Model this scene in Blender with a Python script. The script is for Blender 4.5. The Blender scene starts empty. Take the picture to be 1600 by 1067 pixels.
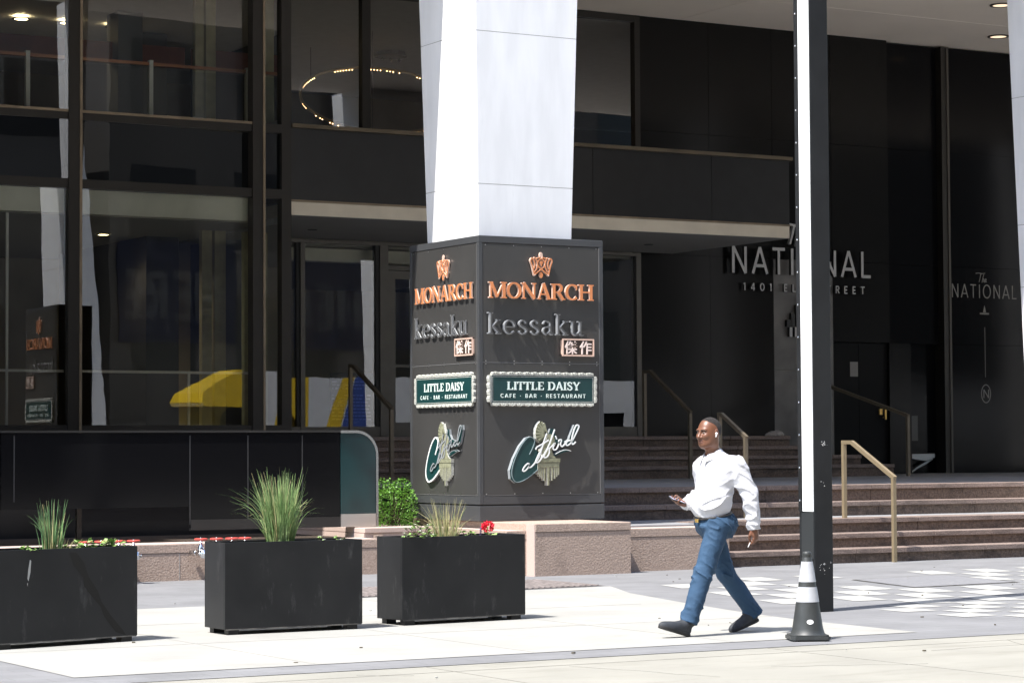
import bpy, bmesh, math, random
import numpy as np
from mathutils import Vector, Matrix, noise
R = math.radians
PI = math.pi
random.seed(7)
sc = bpy.context.scene
COL = sc.collection

# ------------------------------------------------------------ camera, sky, sun, exposure
cam_d = bpy.data.cameras.new("camera")
cam_d.sensor_width = 36.0
cam_d.lens = 3833.08 / 1600 * 36.0
cam_d.clip_start = 0.1
cam_d.clip_end = 2000
cam = bpy.data.objects.new("camera", cam_d)
COL.objects.link(cam)
yaw, pit, rol = R(30.068), R(2.51), R(-0.3105)
fw = Vector((math.sin(yaw)*math.cos(pit), math.cos(yaw)*math.cos(pit), math.sin(pit)))
rt = Vector((math.cos(yaw), -math.sin(yaw), 0))
up = rt.cross(fw)
r2 = rt*math.cos(rol) + up*math.sin(rol)
u2 = -rt*math.sin(rol) + up*math.cos(rol)
cam.matrix_world = Matrix(((r2.x, u2.x, -fw.x, 0), (r2.y, u2.y, -fw.y, 0), (r2.z, u2.z, -fw.z, 1.55), (0, 0, 0, 1)))
sc.camera = cam

SUN_AZ, SUN_EL = R(15.2), R(60.5)
SV = Vector((-math.cos(SUN_AZ)*math.cos(SUN_EL), -math.sin(SUN_AZ)*math.cos(SUN_EL), math.sin(SUN_EL)))
world = bpy.data.worlds.new("World")
sc.world = world
world.use_nodes = True
wn = world.node_tree
sky = wn.nodes.new("ShaderNodeTexSky")
sky.sky_type = 'NISHITA'
sky.sun_disc = False
sky.sun_elevation = SUN_EL
sky.sun_rotation = math.atan2(SV.x, SV.y)
bg = wn.nodes['Background']
wn.links.new(sky.outputs[0], bg.inputs[0])
bg.inputs[1].default_value = 0.15
sl = bpy.data.lights.new("sun", 'SUN')
sl.energy = 3.7
sl.angle = R(0.5)
sl.color = (1.0, 0.965, 0.91)
so = bpy.data.objects.new("sun", sl)
so.rotation_euler = SV.to_track_quat('Z', 'Y').to_euler()
so.location = (0, 0, 60)
COL.objects.link(so)
vs = sc.view_settings
vs.view_transform = 'Standard'
try:
    vs.look = 'None'
except Exception:
    pass
vs.exposure = 1.42
vs.gamma = 1.0
vs.use_curve_mapping = False

# ------------------------------------------------------------ materials
def mat(name, col, rough=0.6, metal=0.0, var=0.0, scale=4.0, bump=0.0, bscale=60.0, spec=0.5, col2=None, detail=4.0, stretch=None):
    m = bpy.data.materials.new(name)
    m.use_nodes = True
    nt = m.node_tree
    b = nt.nodes['Principled BSDF']
    b.inputs['Base Color'].default_value = (*col, 1)
    b.inputs['Roughness'].default_value = rough
    b.inputs['Metallic'].default_value = metal
    b.inputs['Specular IOR Level'].default_value = spec
    tc = nt.nodes.new('ShaderNodeTexCoord')
    src = tc.outputs['Object']
    if stretch:
        mp = nt.nodes.new('ShaderNodeMapping')
        mp.inputs['Scale'].default_value = stretch
        nt.links.new(src, mp.inputs[0])
        src = mp.outputs[0]
    if var > 0 or col2:
        n = nt.nodes.new('ShaderNodeTexNoise')
        n.inputs['Scale'].default_value = scale
        n.inputs['Detail'].default_value = detail
        nt.links.new(src, n.inputs['Vector'])
        r = nt.nodes.new('ShaderNodeValToRGB')
        c2 = col2 if col2 else tuple(min(1, c*(1+var)) for c in col)
        c1 = col if col2 else tuple(c*(1-var) for c in col)
        r.color_ramp.elements[0].position = 0.33
        r.color_ramp.elements[1].position = 0.67
        r.color_ramp.elements[0].color = (*c1, 1)
        r.color_ramp.elements[1].color = (*c2, 1)
        nt.links.new(n.outputs[0], r.inputs[0])
        nt.links.new(r.outputs[0], b.inputs['Base Color'])
    if bump > 0:
        n2 = nt.nodes.new('ShaderNodeTexNoise')
        n2.inputs['Scale'].default_value = bscale
        n2.inputs['Detail'].default_value = 3
        nt.links.new(src, n2.inputs['Vector'])
        bp = nt.nodes.new('ShaderNodeBump')
        bp.inputs['Strength'].default_value = bump
        bp.inputs['Distance'].default_value = 0.02
        nt.links.new(n2.outputs[0], bp.inputs['Height'])
        nt.links.new(bp.outputs[0], b.inputs['Normal'])
    return m

def add_scuffs(m, col, amount=0.62, scale=(9, 9, 2.2), mixv=0.5):
    """pale scratches and dust marks of irregular shape"""
    nt = m.node_tree
    b = nt.nodes['Principled BSDF']
    tc = nt.nodes.new('ShaderNodeTexCoord')
    mp = nt.nodes.new('ShaderNodeMapping')
    mp.inputs['Scale'].default_value = scale
    n = nt.nodes.new('ShaderNodeTexNoise')
    n.inputs['Scale'].default_value = 1.0
    n.inputs['Detail'].default_value = 9
    n.inputs['Roughness'].default_value = 0.72
    r = nt.nodes.new('ShaderNodeValToRGB')
    r.color_ramp.elements[0].position = amount
    r.color_ramp.elements[1].position = min(1, amount+0.12)
    r.color_ramp.elements[0].color = (0, 0, 0, 1)
    r.color_ramp.elements[1].color = (mixv, mixv, mixv, 1)
    mx = nt.nodes.new('ShaderNodeMix')
    mx.data_type = 'RGBA'
    nt.links.new(tc.outputs['Object'], mp.inputs[0])
    nt.links.new(mp.outputs[0], n.inputs['Vector'])
    nt.links.new(n.outputs[0], r.inputs[0])
    nt.links.new(r.outputs[0], mx.inputs[0])
    old = b.inputs['Base Color']
    if old.is_linked:
        nt.links.new(old.links[0].from_socket, mx.inputs[6])
    else:
        mx.inputs[6].default_value = old.default_value
    mx.inputs[7].default_value = (*col, 1)
    nt.links.new(mx.outputs[2], b.inputs['Base Color'])
    return m

def add_brick(m, bw, bh, mortar, mcol, mixcol=0.08):
    nt = m.node_tree
    b = nt.nodes['Principled BSDF']
    tc = nt.nodes.new('ShaderNodeTexCoord')
    br = nt.nodes.new('ShaderNodeTexBrick')
    br.inputs['Scale'].default_value = 1.0
    br.inputs['Brick Width'].default_value = bw
    br.inputs['Row Height'].default_value = bh
    br.inputs['Mortar Size'].default_value = mortar
    c = b.inputs['Base Color'].default_value[:3]
    br.inputs['Color1'].default_value = (*[v*(1-mixcol) for v in c], 1)
    br.inputs['Color2'].default_value = (*[v*(1+mixcol) for v in c], 1)
    br.inputs['Mortar'].default_value = (*mcol, 1)
    nt.links.new(tc.outputs['Object'], br.inputs['Vector'])
    n = nt.nodes.new('ShaderNodeTexNoise')
    n.inputs['Scale'].default_value = 1.3
    n.inputs['Detail'].default_value = 6
    nt.links.new(tc.outputs['Object'], n.inputs['Vector'])
    mr = nt.nodes.new('ShaderNodeMapRange')
    mr.inputs[1].default_value = 0.3
    mr.inputs[2].default_value = 0.7
    mr.inputs[3].default_value = 0.86
    mr.inputs[4].default_value = 1.1
    nt.links.new(n.outputs[0], mr.inputs[0])
    mx = nt.nodes.new('ShaderNodeMix')
    mx.data_type = 'RGBA'
    mx.blend_type = 'MULTIPLY'
    mx.inputs[0].default_value = 1.0
    nt.links.new(br.outputs['Color'], mx.inputs[6])
    nt.links.new(mr.outputs[0], mx.inputs[7])
    nt.links.new(mx.outputs[2], b.inputs['Base Color'])
    return m

def glass(name, tint, ior=2.0, rough=0.0):
    m = bpy.data.materials.new(name)
    m.use_nodes = True
    nt = m.node_tree
    for n in list(nt.nodes):
        if n.type != 'OUTPUT_MATERIAL':
            nt.nodes.remove(n)
    out = [n for n in nt.nodes if n.type == 'OUTPUT_MATERIAL'][0]
    tr = nt.nodes.new('ShaderNodeBsdfTransparent')
    tr.inputs[0].default_value = (*tint, 1)
    gl = nt.nodes.new('ShaderNodeBsdfGlossy')
    gl.inputs['Roughness'].default_value = rough
    gl.inputs[0].default_value = (0.95, 0.97, 1, 1)
    fr = nt.nodes.new('ShaderNodeFresnel')
    fr.inputs[0].default_value = ior
    tc = nt.nodes.new('ShaderNodeTexCoord')
    nz = nt.nodes.new('ShaderNodeTexNoise')
    nz.inputs['Scale'].default_value = 1.1
    nz.inputs['Detail'].default_value = 1.5
    bp = nt.nodes.new('ShaderNodeBump')
    bp.inputs['Strength'].default_value = 0.016
    bp.inputs['Distance'].default_value = 0.05
    nt.links.new(tc.outputs['Object'], nz.inputs['Vector'])
    nt.links.new(nz.outputs[0], bp.inputs['Height'])
    nt.links.new(bp.outputs[0], gl.inputs['Normal'])
    mx = nt.nodes.new('ShaderNodeMixShader')
    nt.links.new(fr.outputs[0], mx.inputs[0])
    nt.links.new(tr.outputs[0], mx.inputs[1])
    nt.links.new(gl.outputs[0], mx.inputs[2])
    nt.links.new(mx.outputs[0], out.inputs[0])
    return m

def emit(name, col, s):
    m = bpy.data.materials.new(name)
    m.use_nodes = True
    b = m.node_tree.nodes['Principled BSDF']
    b.inputs['Base Color'].default_value = (0.8, 0.8, 0.8, 1)
    b.inputs['Emission Color'].default_value = (*col, 1)
    b.inputs['Emission Strength'].default_value = s
    return m

M = {}
M['ground'] = mat('asphalt', (0.06, 0.06, 0.06), 0.9, var=0.2, bump=0.3)
M['road'] = mat('bounce_concrete', (0.66, 0.635, 0.57), 0.85, var=0.06, scale=1.2)  # off-view concrete made extra pale to bounce sun into the shade
M['gutter'] = mat('gutter_concrete', (0.248, 0.239, 0.207), 0.85, var=0.08, scale=1.1, bump=0.15, bscale=40, detail=9)
M['cream'] = mat('cream_concrete', (0.292, 0.286, 0.264), 0.85, var=0.07, scale=1.2, bump=0.12, bscale=30, detail=9)
M['paver'] = add_brick(mat('grey_pavers', (0.172, 0.172, 0.177), 0.8), 0.42, 0.21, 0.006, (0.14, 0.14, 0.14), 0.06)
M['white_sq'] = mat('white_pavers', (0.34, 0.336, 0.315), 0.8, var=0.07, scale=3)
M['cover'] = mat('steel_cover', (0.19, 0.19, 0.20), 0.6, var=0.1, scale=20)
add_scuffs(M['cream'], (.225, .215, .19), .56, (.9, 1.6, 1), .5)
add_scuffs(M['gutter'], (.185, .175, .145), .52, (.5, 2.2, 1), .6)
M['grate'] = mat('rusty_grate', (0.12, 0.105, 0.10), 0.8, var=0.25, scale=12)
M['granite'] = mat('pink_granite', (0.315, 0.232, 0.185), 0.75, col2=(0.455, 0.35, 0.285), scale=55, bump=0.38, bscale=48, detail=3)
M['granite_smooth'] = mat('pink_granite_sawn', (0.50, 0.39, 0.34), 0.6, var=0.1, scale=80)
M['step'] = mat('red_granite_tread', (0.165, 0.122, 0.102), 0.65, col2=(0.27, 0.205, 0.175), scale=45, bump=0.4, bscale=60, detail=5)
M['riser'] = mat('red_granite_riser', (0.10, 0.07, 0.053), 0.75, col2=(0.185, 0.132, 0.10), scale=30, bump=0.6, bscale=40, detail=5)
add_scuffs(M['step'], (.085, .065, .055), .50, (1.6, 1.6, 5), .6)
add_scuffs(M['riser'], (.05, .036, .028), .50, (2.2, 2.2, 4), .6)
add_scuffs(M['granite'], (.20, .15, .12), .56, (1.3, 1.3, .9), .45)
M['landing'] = mat('landing_slabs', (0.25, 0.25, 0.255), 0.6, var=0.12, scale=2)
M['black_steel'] = add_scuffs(mat('black_painted_steel', (0.0075, 0.0082, 0.0095), 0.42, col2=(0.014, 0.0148, 0.016), scale=2.2, spec=0.32, detail=8), (0.12, 0.12, 0.12), 0.575, (7, 7, 2.0), 0.34)
M['bare_edge'] = mat('worn_edge_metal', (0.16, 0.15, 0.135), 0.5, col2=(.02, .02, .02), scale=7)
M['soil'] = mat('potting_soil', (0.05, 0.035, 0.025), 0.95, var=0.4, scale=30, bump=1, bscale=60)
M['panel'] = mat('charcoal_panel', (0.048, 0.0468, 0.045), 0.36, var=0.08, scale=1.3)
M['panel_edge'] = mat('charcoal_trim', (0.052, 0.054, 0.057), 0.42, var=0.05, scale=2)
M['marble'] = mat('white_marble', (0.83, 0.832, 0.836), 0.5, var=0.05, scale=1.2, detail=10, stretch=(4, 4, 0.8))
add_scuffs(M['marble'], (.58, .58, .57), .60, (7, 7, .55), .30)
M['joint'] = mat('joint_fill', (0.28, 0.27, 0.26), 0.9)  # plain grey filling the joints between blocks
M['blackwall'] = mat('polished_black_granite', (0.0115, 0.0112, 0.011), 0.16, spec=0.16)
M['mirror_grey'] = mat('mirrored_column_grey', (0.13, 0.125, 0.12), 0.35, var=0.3, scale=1.6, detail=8)
M['soffit'] = mat('soffit_plaster', (0.88, 0.79, 0.70), 0.85, var=0.03, scale=0.6)
M['facade'] = mat('tower_marble', (0.5, 0.5, 0.5), 0.6, var=0.05)
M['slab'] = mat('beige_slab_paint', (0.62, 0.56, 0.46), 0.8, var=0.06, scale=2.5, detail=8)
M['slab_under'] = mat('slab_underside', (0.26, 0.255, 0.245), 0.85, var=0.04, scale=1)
M['spandrel'] = mat('dark_spandrel', (0.016, 0.0155, 0.0155), 0.28, var=0.15, scale=3)
M['mullion'] = mat('bronze_mullion', (0.022, 0.019, 0.016), 0.42, metal=0.3)
M['trim'] = mat('bronze_trim', (0.22, 0.17, 0.115), 0.4, metal=0.3, var=0.2, scale=3)
M['doorframe'] = mat('grey_door_frame', (0.12, 0.112, 0.10), 0.45, metal=0.4, var=0.08)
M['glass'] = glass('window_glass', (0.96, 0.98, 0.95), 2.05)
M['glass_dark'] = glass('spandrel_glass', (0.10, 0.11, 0.115), 1.9)
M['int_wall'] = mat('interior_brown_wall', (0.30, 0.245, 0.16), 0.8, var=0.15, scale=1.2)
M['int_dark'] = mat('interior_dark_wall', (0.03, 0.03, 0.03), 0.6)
M['int_red'] = mat('interior_red_band', (0.20, 0.055, 0.03), 0.6, var=0.1)
M['int_yel'] = mat('interior_curtain', (0.40, 0.36, 0.21), 0.8, var=0.1, scale=6)
M['int_floor'] = mat('interior_floor', (0.18, 0.17, 0.15), 0.5)
M['int_ceil'] = mat('interior_ceiling', (0.34, 0.33, 0.30), 0.9)
M['int_beam'] = mat('interior_beam', (0.85, 0.83, 0.72), 0.8, var=0.03)
M['lamp_warm'] = emit('warm_lamp', (1.0, 0.78, 0.42), 11.0)
M['lamp_gold'] = emit('gold_led', (1.0, 0.6, 0.28), 5.0)
M['lamp_soffit'] = emit('soffit_lamp', (1.0, 0.75, 0.5), 0.45)
M['white_metal'] = mat('white_metal', (0.72, 0.72, 0.66), 0.4)
M['orange_rail'] = mat('copper_rail', (0.42, 0.17, 0.07), 0.4, metal=0.3)
M['rail'] = mat('bronze_rail', (0.29, 0.23, 0.145), 0.38, metal=0.35, var=0.08, scale=8)
M['rail_shaded'] = mat('shaded_bronze_rail', (0.16, 0.132, 0.095), 0.4, metal=0.35, var=0.08, scale=8)  # darker copy of the bronze for rails standing in shade
M['chrome'] = mat('chrome', (0.75, 0.75, 0.75), 0.18, metal=1.0)
M['steel'] = mat('brushed_steel', (0.55, 0.55, 0.55), 0.28, metal=1.0)
M['teal_glass'] = mat('teal_glass', (0.004, 0.012, 0.016), 0.12, spec=0.4, col2=(0.008, 0.036, 0.039), scale=2.2, detail=1)
M['black_glass'] = mat('black_glass', (0.0055, 0.0056, 0.0065), 0.10, spec=0.12)
M['red'] = mat('red_enamel', (0.48, 0.075, 0.06), 0.4, var=0.1)
M['copper'] = mat('copper_letter_face', (0.74, 0.27, 0.11), 0.42, metal=0.25, var=0.06, scale=8)
M['copper_side'] = mat('copper_letter_side', (0.80, 0.56, 0.45), 0.4, metal=0.25)
M['pewter'] = mat('pewter_letter_face', (0.115, 0.115, 0.115), 0.4, metal=0.4)
M['silver_side'] = mat('silver_letter_side', (0.40, 0.41, 0.42), 0.35, metal=0.3)
M['pink_white'] = mat('pale_character', (0.86, 0.70, 0.62), 0.5)
M['plaque_bg'] = mat('plaque_back', (0.045, 0.03, 0.022), 0.5)
M['teal'] = mat('teal_board', (0.006, 0.040, 0.040), 0.45, var=0.06, scale=3)
M['teal_edge'] = mat('board_return', (0.27, 0.29, 0.30), 0.5)
M['c_line'] = mat('grey_outline', (0.20, 0.26, 0.27), 0.5)
M['sign_white'] = mat('white_lettering', (0.82, 0.84, 0.82), 0.5)
M['pale_green'] = mat('pale_lettering', (0.72, 0.82, 0.76), 0.5)
M['scroll'] = mat('scroll_trim', (0.50, 0.50, 0.45), 0.5, var=0.3, scale=60)
M['sage'] = mat('sage_emblem', (0.25, 0.255, 0.165), 0.55, var=0.2, scale=25)
M['sage_dark'] = mat('sage_emblem_grooves', (0.085, 0.09, 0.05), 0.7)
M['wall_letter'] = mat('grey_wall_letter', (0.42, 0.42, 0.42), 0.45, metal=0.2)
M['black_side'] = mat('black_letter_side', (0.012, 0.012, 0.012), 0.5)
M['decal'] = mat('etched_lettering', (0.24, 0.23, 0.215), 0.6)
M['brass'] = mat('brass', (0.75, 0.5, 0.16), 0.3, metal=0.8)
M['pole'] = add_scuffs(mat('black_pole', (0.011, 0.012, 0.0135), 0.5, spec=0.35, var=0.2, scale=4), (0.35, 0.35, 0.35), 0.68, (9, 9, 4), 0.5)
M['white_strip'] = mat('white_sheet', (0.84, 0.85, 0.85), 0.45)
M['rubber'] = add_scuffs(mat('black_rubber', (0.035, 0.038, 0.038), 0.5, var=0.15, scale=8), (0.14, 0.14, 0.14), 0.6, (8, 8, 8), 0.5)
M['cone_band'] = mat('reflective_band', (0.42, 0.43, 0.455), 0.45, var=0.06, scale=12)
M['sticker'] = mat('white_sticker', (0.75, 0.75, 0.75), 0.5, var=0.25, scale=60)
M['skin'] = mat('skin', (0.150, 0.062, 0.034), 0.38, var=0.12, scale=14, spec=0.5)
M['lip'] = mat('lip', (0.135, 0.056, 0.038), 0.45)
M['brow'] = mat('eyebrow', (0.025, 0.016, 0.012), 0.7)
M['eye_white'] = mat('eye_white', (0.22, 0.17, 0.14), 0.3)
M['hair'] = mat('short_black_hair', (0.012, 0.010, 0.009), 0.85, col2=(.035, .026, .022), scale=90, bump=0.7, bscale=300)
M['shirt'] = mat('white_cotton', (0.55, 0.55, 0.578), 0.8, var=0.02, bump=0.10, bscale=40)
M['trouser'] = mat('blue_chino', (0.021, 0.057, 0.112), 0.85, var=0.10, scale=5, bump=0.35, bscale=16)
M['shoe'] = mat('dark_suede', (0.026, 0.030, 0.036), 0.7, var=0.2, scale=20)
M['sole'] = mat('shoe_sole', (0.015, 0.015, 0.015), 0.7)
M['belt'] = mat('black_belt', (0.02, 0.018, 0.018), 0.5)
M['plastic_white'] = mat('white_plastic', (0.85, 0.85, 0.85), 0.3)
M['phone'] = mat('phone_body', (0.05, 0.055, 0.06), 0.25)
M['screen'] = mat('phone_screen', (0.45, 0.45, 0.58), 0.08)
M['leaf'] = mat('box_leaf', (0.075, 0.20, 0.022), 0.5, col2=(0.15, 0.34, 0.04), scale=9)
M['leaf_dark'] = mat('trailing_leaf', (0.09, 0.22, 0.03), 0.5, col2=(0.30, 0.42, 0.14), scale=14)
M['twig'] = mat('twig', (0.06, 0.045, 0.03), 0.9)
M['grass_a'] = mat('green_blade', (0.10, 0.20, 0.055), 0.6, col2=(0.27, 0.36, 0.14), scale=9)
M['grass_d'] = mat('deep_green_blade', (0.045, 0.12, 0.045), 0.6, col2=(0.13, 0.23, 0.08), scale=9)
M['grass_t'] = mat('straw_blade', (0.30, 0.26, 0.11), 0.7, col2=(0.45, 0.42, 0.22), scale=9)
M['petal'] = mat('red_petal', (0.72, 0.02, 0.045), 0.5, var=0.2, scale=40)
M['petal_w'] = mat('pale_petal', (0.75, 0.78, 0.68), 0.6)
M['petal_v'] = mat('violet_petal', (0.20, 0.11, 0.30), 0.6)
M['tyl'] = mat('train_yellow', (0.75, 0.50, 0.02), 0.3)
M['twh'] = mat('train_white', (0.65, 0.66, 0.68), 0.35)
M['tbl'] = mat('train_blue', (0.03, 0.07, 0.30), 0.35)
M['tgl'] = mat('train_window', (0.01, 0.01, 0.012), 0.15)
M['opp'] = mat('opposite_facade', (0.085, 0.08, 0.075), 0.8, var=0.15, scale=0.4)
M['opp2'] = mat('opposite_stone', (0.13, 0.125, 0.12), 0.8, var=0.1, scale=0.4)
M['oppwin'] = mat('opposite_window', (0.02, 0.022, 0.025), 0.2)
M['navy'] = mat('navy_banner', (0.005, 0.009, 0.032), 0.7)
M['cloth_grey'] = mat('grey_bundle_cloth', (0.35, 0.33, 0.31), 0.9, var=0.2, scale=20)
M['form_white'] = mat('white_form', (0.5, 0.54, 0.54), 0.35)

# ------------------------------------------------------------ mesh helpers
class G:
    """collects faces for ONE mesh object"""
    def __init__(s):
        s.v, s.f, s.m = [], [], []
    def add(s, vs_, fs, mi=0):
        o = len(s.v)
        s.v += [tuple(p) for p in vs_]
        for f in fs:
            s.f.append(tuple(i+o for i in f))
            s.m.append(mi)
        return s
    def box(s, x0, x1, y0, y1, z0, z1, mi=0):
        vs_ = [(x, y, z) for z in (z0, z1) for y in (y0, y1) for x in (x0, x1)]
        return s.add(vs_, [(0, 2, 3, 1), (4, 5, 7, 6), (0, 1, 5, 4), (2, 6, 7, 3), (0, 4, 6, 2), (1, 3, 7, 5)], mi)
    def bbox(s, x0, x1, y0, y1, z0, z1, b=0.01, mi=0):
        """box with chamfered edges"""
        bm = bmesh.new()
        bmesh.ops.create_cube(bm, size=1.0)
        for v in bm.verts:
            v.co = Vector((x0+(v.co.x+.5)*(x1-x0), y0+(v.co.y+.5)*(y1-y0), z0+(v.co.z+.5)*(z1-z0)))
        bmesh.ops.bevel(bm, geom=list(bm.edges), offset=b, segments=2, affect='EDGES', profile=0.5)
        bm.verts.index_update()
        s.add([v.co for v in bm.verts], [[v.index for v in f.verts] for f in bm.faces], mi)
        bm.free()
        return s
    def bar(s, p, q, w, h=None, upv=(0, 0, 1), mi=0):
        """rectangular bar from p to q"""
        h = h or w
        p, q = Vector(p), Vector(q)
        d = (q-p).normalized()
        a = d.cross(Vector(upv))
        if a.length < 1e-5:
            a = d.cross(Vector((0, 1, 0)))
        a.normalize()
        b = a.cross(d).normalized()
        vs_ = []
        for c in (p, q):
            for i, j in ((-1, -1), (1, -1), (1, 1), (-1, 1)):
                vs_.append(c + a*(i*w/2) + b*(j*h/2))
        return s.add(vs_, [(3, 2, 1, 0), (4, 5, 6, 7), (0, 1, 5, 4), (1, 2, 6, 5), (2, 3, 7, 6), (3, 0, 4, 7)], mi)
    def tube(s, pts, r, n=8, mi=0, caps=True):
        pts = [Vector(p) for p in pts]
        rs = r if isinstance(r, (list, tuple)) else [r]*len(pts)
        d0 = (pts[1]-pts[0]).normalized()
        a = d0.orthogonal().normalized()
        rings = []
        for i, p in enumerate(pts):
            if i == 0:
                d = d0
            elif i == len(pts)-1:
                d = (pts[i]-pts[i-1]).normalized()
            else:
                d = ((pts[i]-pts[i-1]).normalized() + (pts[i+1]-pts[i]).normalized()).normalized()
            a = (a - d*a.dot(d)).normalized()
            b = d.cross(a)
            rings.append([p + (a*math.cos(2*PI*k/n) + b*math.sin(2*PI*k/n))*rs[i] for k in range(n)])
        vs_ = [v for rg in rings for v in rg]
        fs = []
        for i in range(len(pts)-1):
            for k in range(n):
                k2 = (k+1) % n
                fs.append((i*n+k, i*n+k2, (i+1)*n+k2, (i+1)*n+k))
        if caps:
            fs.append(tuple(reversed(range(n))))
            fs.append(tuple((len(pts)-1)*n+k for k in range(n)))
        return s.add(vs_, fs, mi)
    def lathe(s, c, prof, n=24, mi=0, axis='Z', caps=True):
        """prof: list of (r, h)"""
        vs_, fs = [], []
        for r, h in prof:
            for k in range(n):
                a = 2*PI*k/n
                if axis == 'Z':
                    vs_.append((c[0]+r*math.cos(a), c[1]+r*math.sin(a), c[2]+h))
                elif axis == 'Y':
                    vs_.append((c[0]+r*math.cos(a), c[1]+h, c[2]-r*math.sin(a)))
                else:
                    vs_.append((c[0]+h, c[1]+r*math.cos(a), c[2]+r*math.sin(a)))
        for i in range(len(prof)-1):
            for k in range(n):
                k2 = (k+1) % n
                fs.append((i*n+k, i*n+k2, (i+1)*n+k2, (i+1)*n+k))
        if caps:
            fs.append(tuple(reversed(range(n))))
            fs.append(tuple((len(prof)-1)*n+k for k in range(n)))
        return s.add(vs_, fs, mi)
    def poly(s, pts, z=None, mi=0):
        vs_ = [(p[0], p[1], z) if z is not None else p for p in pts]
        return s.add(vs_, [tuple(range(len(vs_)))], mi)
    def prism(s, pts2, fr, d0, d1, mi=0, mside=None):
        """2D outline (u,v) extruded along the frame's normal from d0 to d1"""
        n = len(pts2)
        area = sum(pts2[i][0]*pts2[(i+1) % n][1]-pts2[(i+1) % n][0]*pts2[i][1] for i in range(n))
        if area < 0:
            pts2 = pts2[::-1]
        vs_ = [fr(u, v, d1) for u, v in pts2] + [fr(u, v, d0) for u, v in pts2]
        s.add(vs_, [tuple(range(n))], mi)
        ms = mi if mside is None else mside
        s.add(vs_, [(i, n+i, n+(i+1) % n, (i+1) % n) for i in range(n)], ms)
        s.add(vs_, [tuple(reversed(range(n, 2*n)))], ms)
        return s
    def stroke(s, pts, ws, fr, d0, d1, mi=0, mside=None):
        """ribbon of varying width, extruded"""
        n = len(pts)
        if not isinstance(ws, (list, tuple)):
            ws = [ws]*n
        L, Rr = [], []
        for i in range(n):
            a = pts[max(0, i-1)]
            b = pts[min(n-1, i+1)]
            dx, dy = b[0]-a[0], b[1]-a[1]
            l = math.hypot(dx, dy) or 1
            nx, ny = -dy/l, dx/l
            L.append((pts[i][0]+nx*ws[i]/2, pts[i][1]+ny*ws[i]/2))
            Rr.append((pts[i][0]-nx*ws[i]/2, pts[i][1]-ny*ws[i]/2))
        ms = mi if mside is None else mside
        vs_ = []
        for d in (d1, d0):
            for i in range(n):
                vs_.append(fr(*L[i], d))
                vs_.append(fr(*Rr[i], d))
        ff, fs = [], []
        o = 2*n
        for i in range(n-1):
            a, b, c, e = 2*i, 2*i+1, 2*i+3, 2*i+2
            ff.append((a, b, c, e))
            fs.append((a, e, e+o, a+o))
            fs.append((c, b, b+o, c+o))
        fs.append((1, 0, o, 1+o))
        e = 2*(n-1)
        fs.append((e, e+1, e+1+o, e+o))
        s.add(vs_, ff, mi)
        s.add(vs_, fs, ms)
        return s
    def leaf(s, p, d, nrm, ln, w, mi=0):
        p, d, nrm = Vector(p), Vector(d).normalized(), Vector(nrm)
        side = d.cross(nrm)
        if side.length < 1e-4:
            side = d.orthogonal()
        side.normalize()
        q = [p, p + d*ln*.45 + side*w*.5, p + d*ln, p + d*ln*.45 - side*w*.5]
        return s.add(q, [(0, 1, 2, 3)], mi)

def world_of(o):
    m = o.matrix_basis.copy()
    while o.parent is not None:
        m = o.parent.matrix_basis @ o.matrix_parent_inverse @ m if False else (o.parent.matrix_basis @ (o.matrix_parent_inverse @ m))
        o = o.parent
    return m

def obj(name, g, mats, parent=None, smooth=False):
    me = bpy.data.meshes.new(name)
    me.from_pydata(g.v, [], g.f)
    if not isinstance(mats, (list, tuple)):
        mats = [mats]
    for m in mats:
        me.materials.append(m if not isinstance(m, str) else M[m])
    if len(mats) > 1:
        me.polygons.foreach_set('material_index', g.m)
    if smooth:
        me.polygons.foreach_set('use_smooth', [True]*len(me.polygons))
    me.update()
    o = bpy.data.objects.new(name, me)
    COL.objects.link(o)
    if parent is not None:
        o.parent = parent
        o.matrix_parent_inverse = world_of(parent).inverted()
    return o

def tag(o, label=None, cat=None, group=None, kind=None):
    if label:
        o['label'] = label
    if cat:
        o['category'] = cat
    if group:
        o['group'] = group
    if kind:
        o['kind'] = kind
    return o

def thing(name, label, cat, loc=(0, 0, 0), rotz=0, group=None):
    o = bpy.data.objects.new(name, None)
    COL.objects.link(o)
    o.location = loc
    o.rotation_euler = (0, 0, rotz)
    o.empty_display_size = 0.2
    o.matrix_basis = Matrix.Translation(loc) @ Matrix.Rotation(rotz, 4, 'Z')
    return tag(o, label, cat, group)

def struct(name, g, m):
    return tag(obj(name, g, m), kind='structure')

def dup(o, parent=None, loc=None, rotz=None, label=None):
    c = o.copy()
    COL.objects.link(c)
    if parent is not None:
        c.parent = parent
    for ch in list(o.children):
        dup(ch, c)
    if loc is not None:
        c.location = loc
    if rotz is not None:
        c.rotation_euler = (0, 0, rotz)
    if label:
        c['label'] = label
    return c

def smooth_curve(pts, sub=5):
    out = []
    n = len(pts)
    for i in range(n-1):
        p0, p1, p2, p3 = pts[max(0, i-1)], pts[i], pts[i+1], pts[min(n-1, i+2)]
        for k in range(sub):
            t = k/sub
            out.append(tuple(0.5*((2*p1[j]) + (-p0[j]+p2[j])*t + (2*p0[j]-5*p1[j]+4*p2[j]-p3[j])*t*t + (-p0[j]+3*p1[j]-3*p2[j]+p3[j])*t**3) for j in range(len(p1))))
    out.append(tuple(pts[-1]))
    return out

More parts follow.
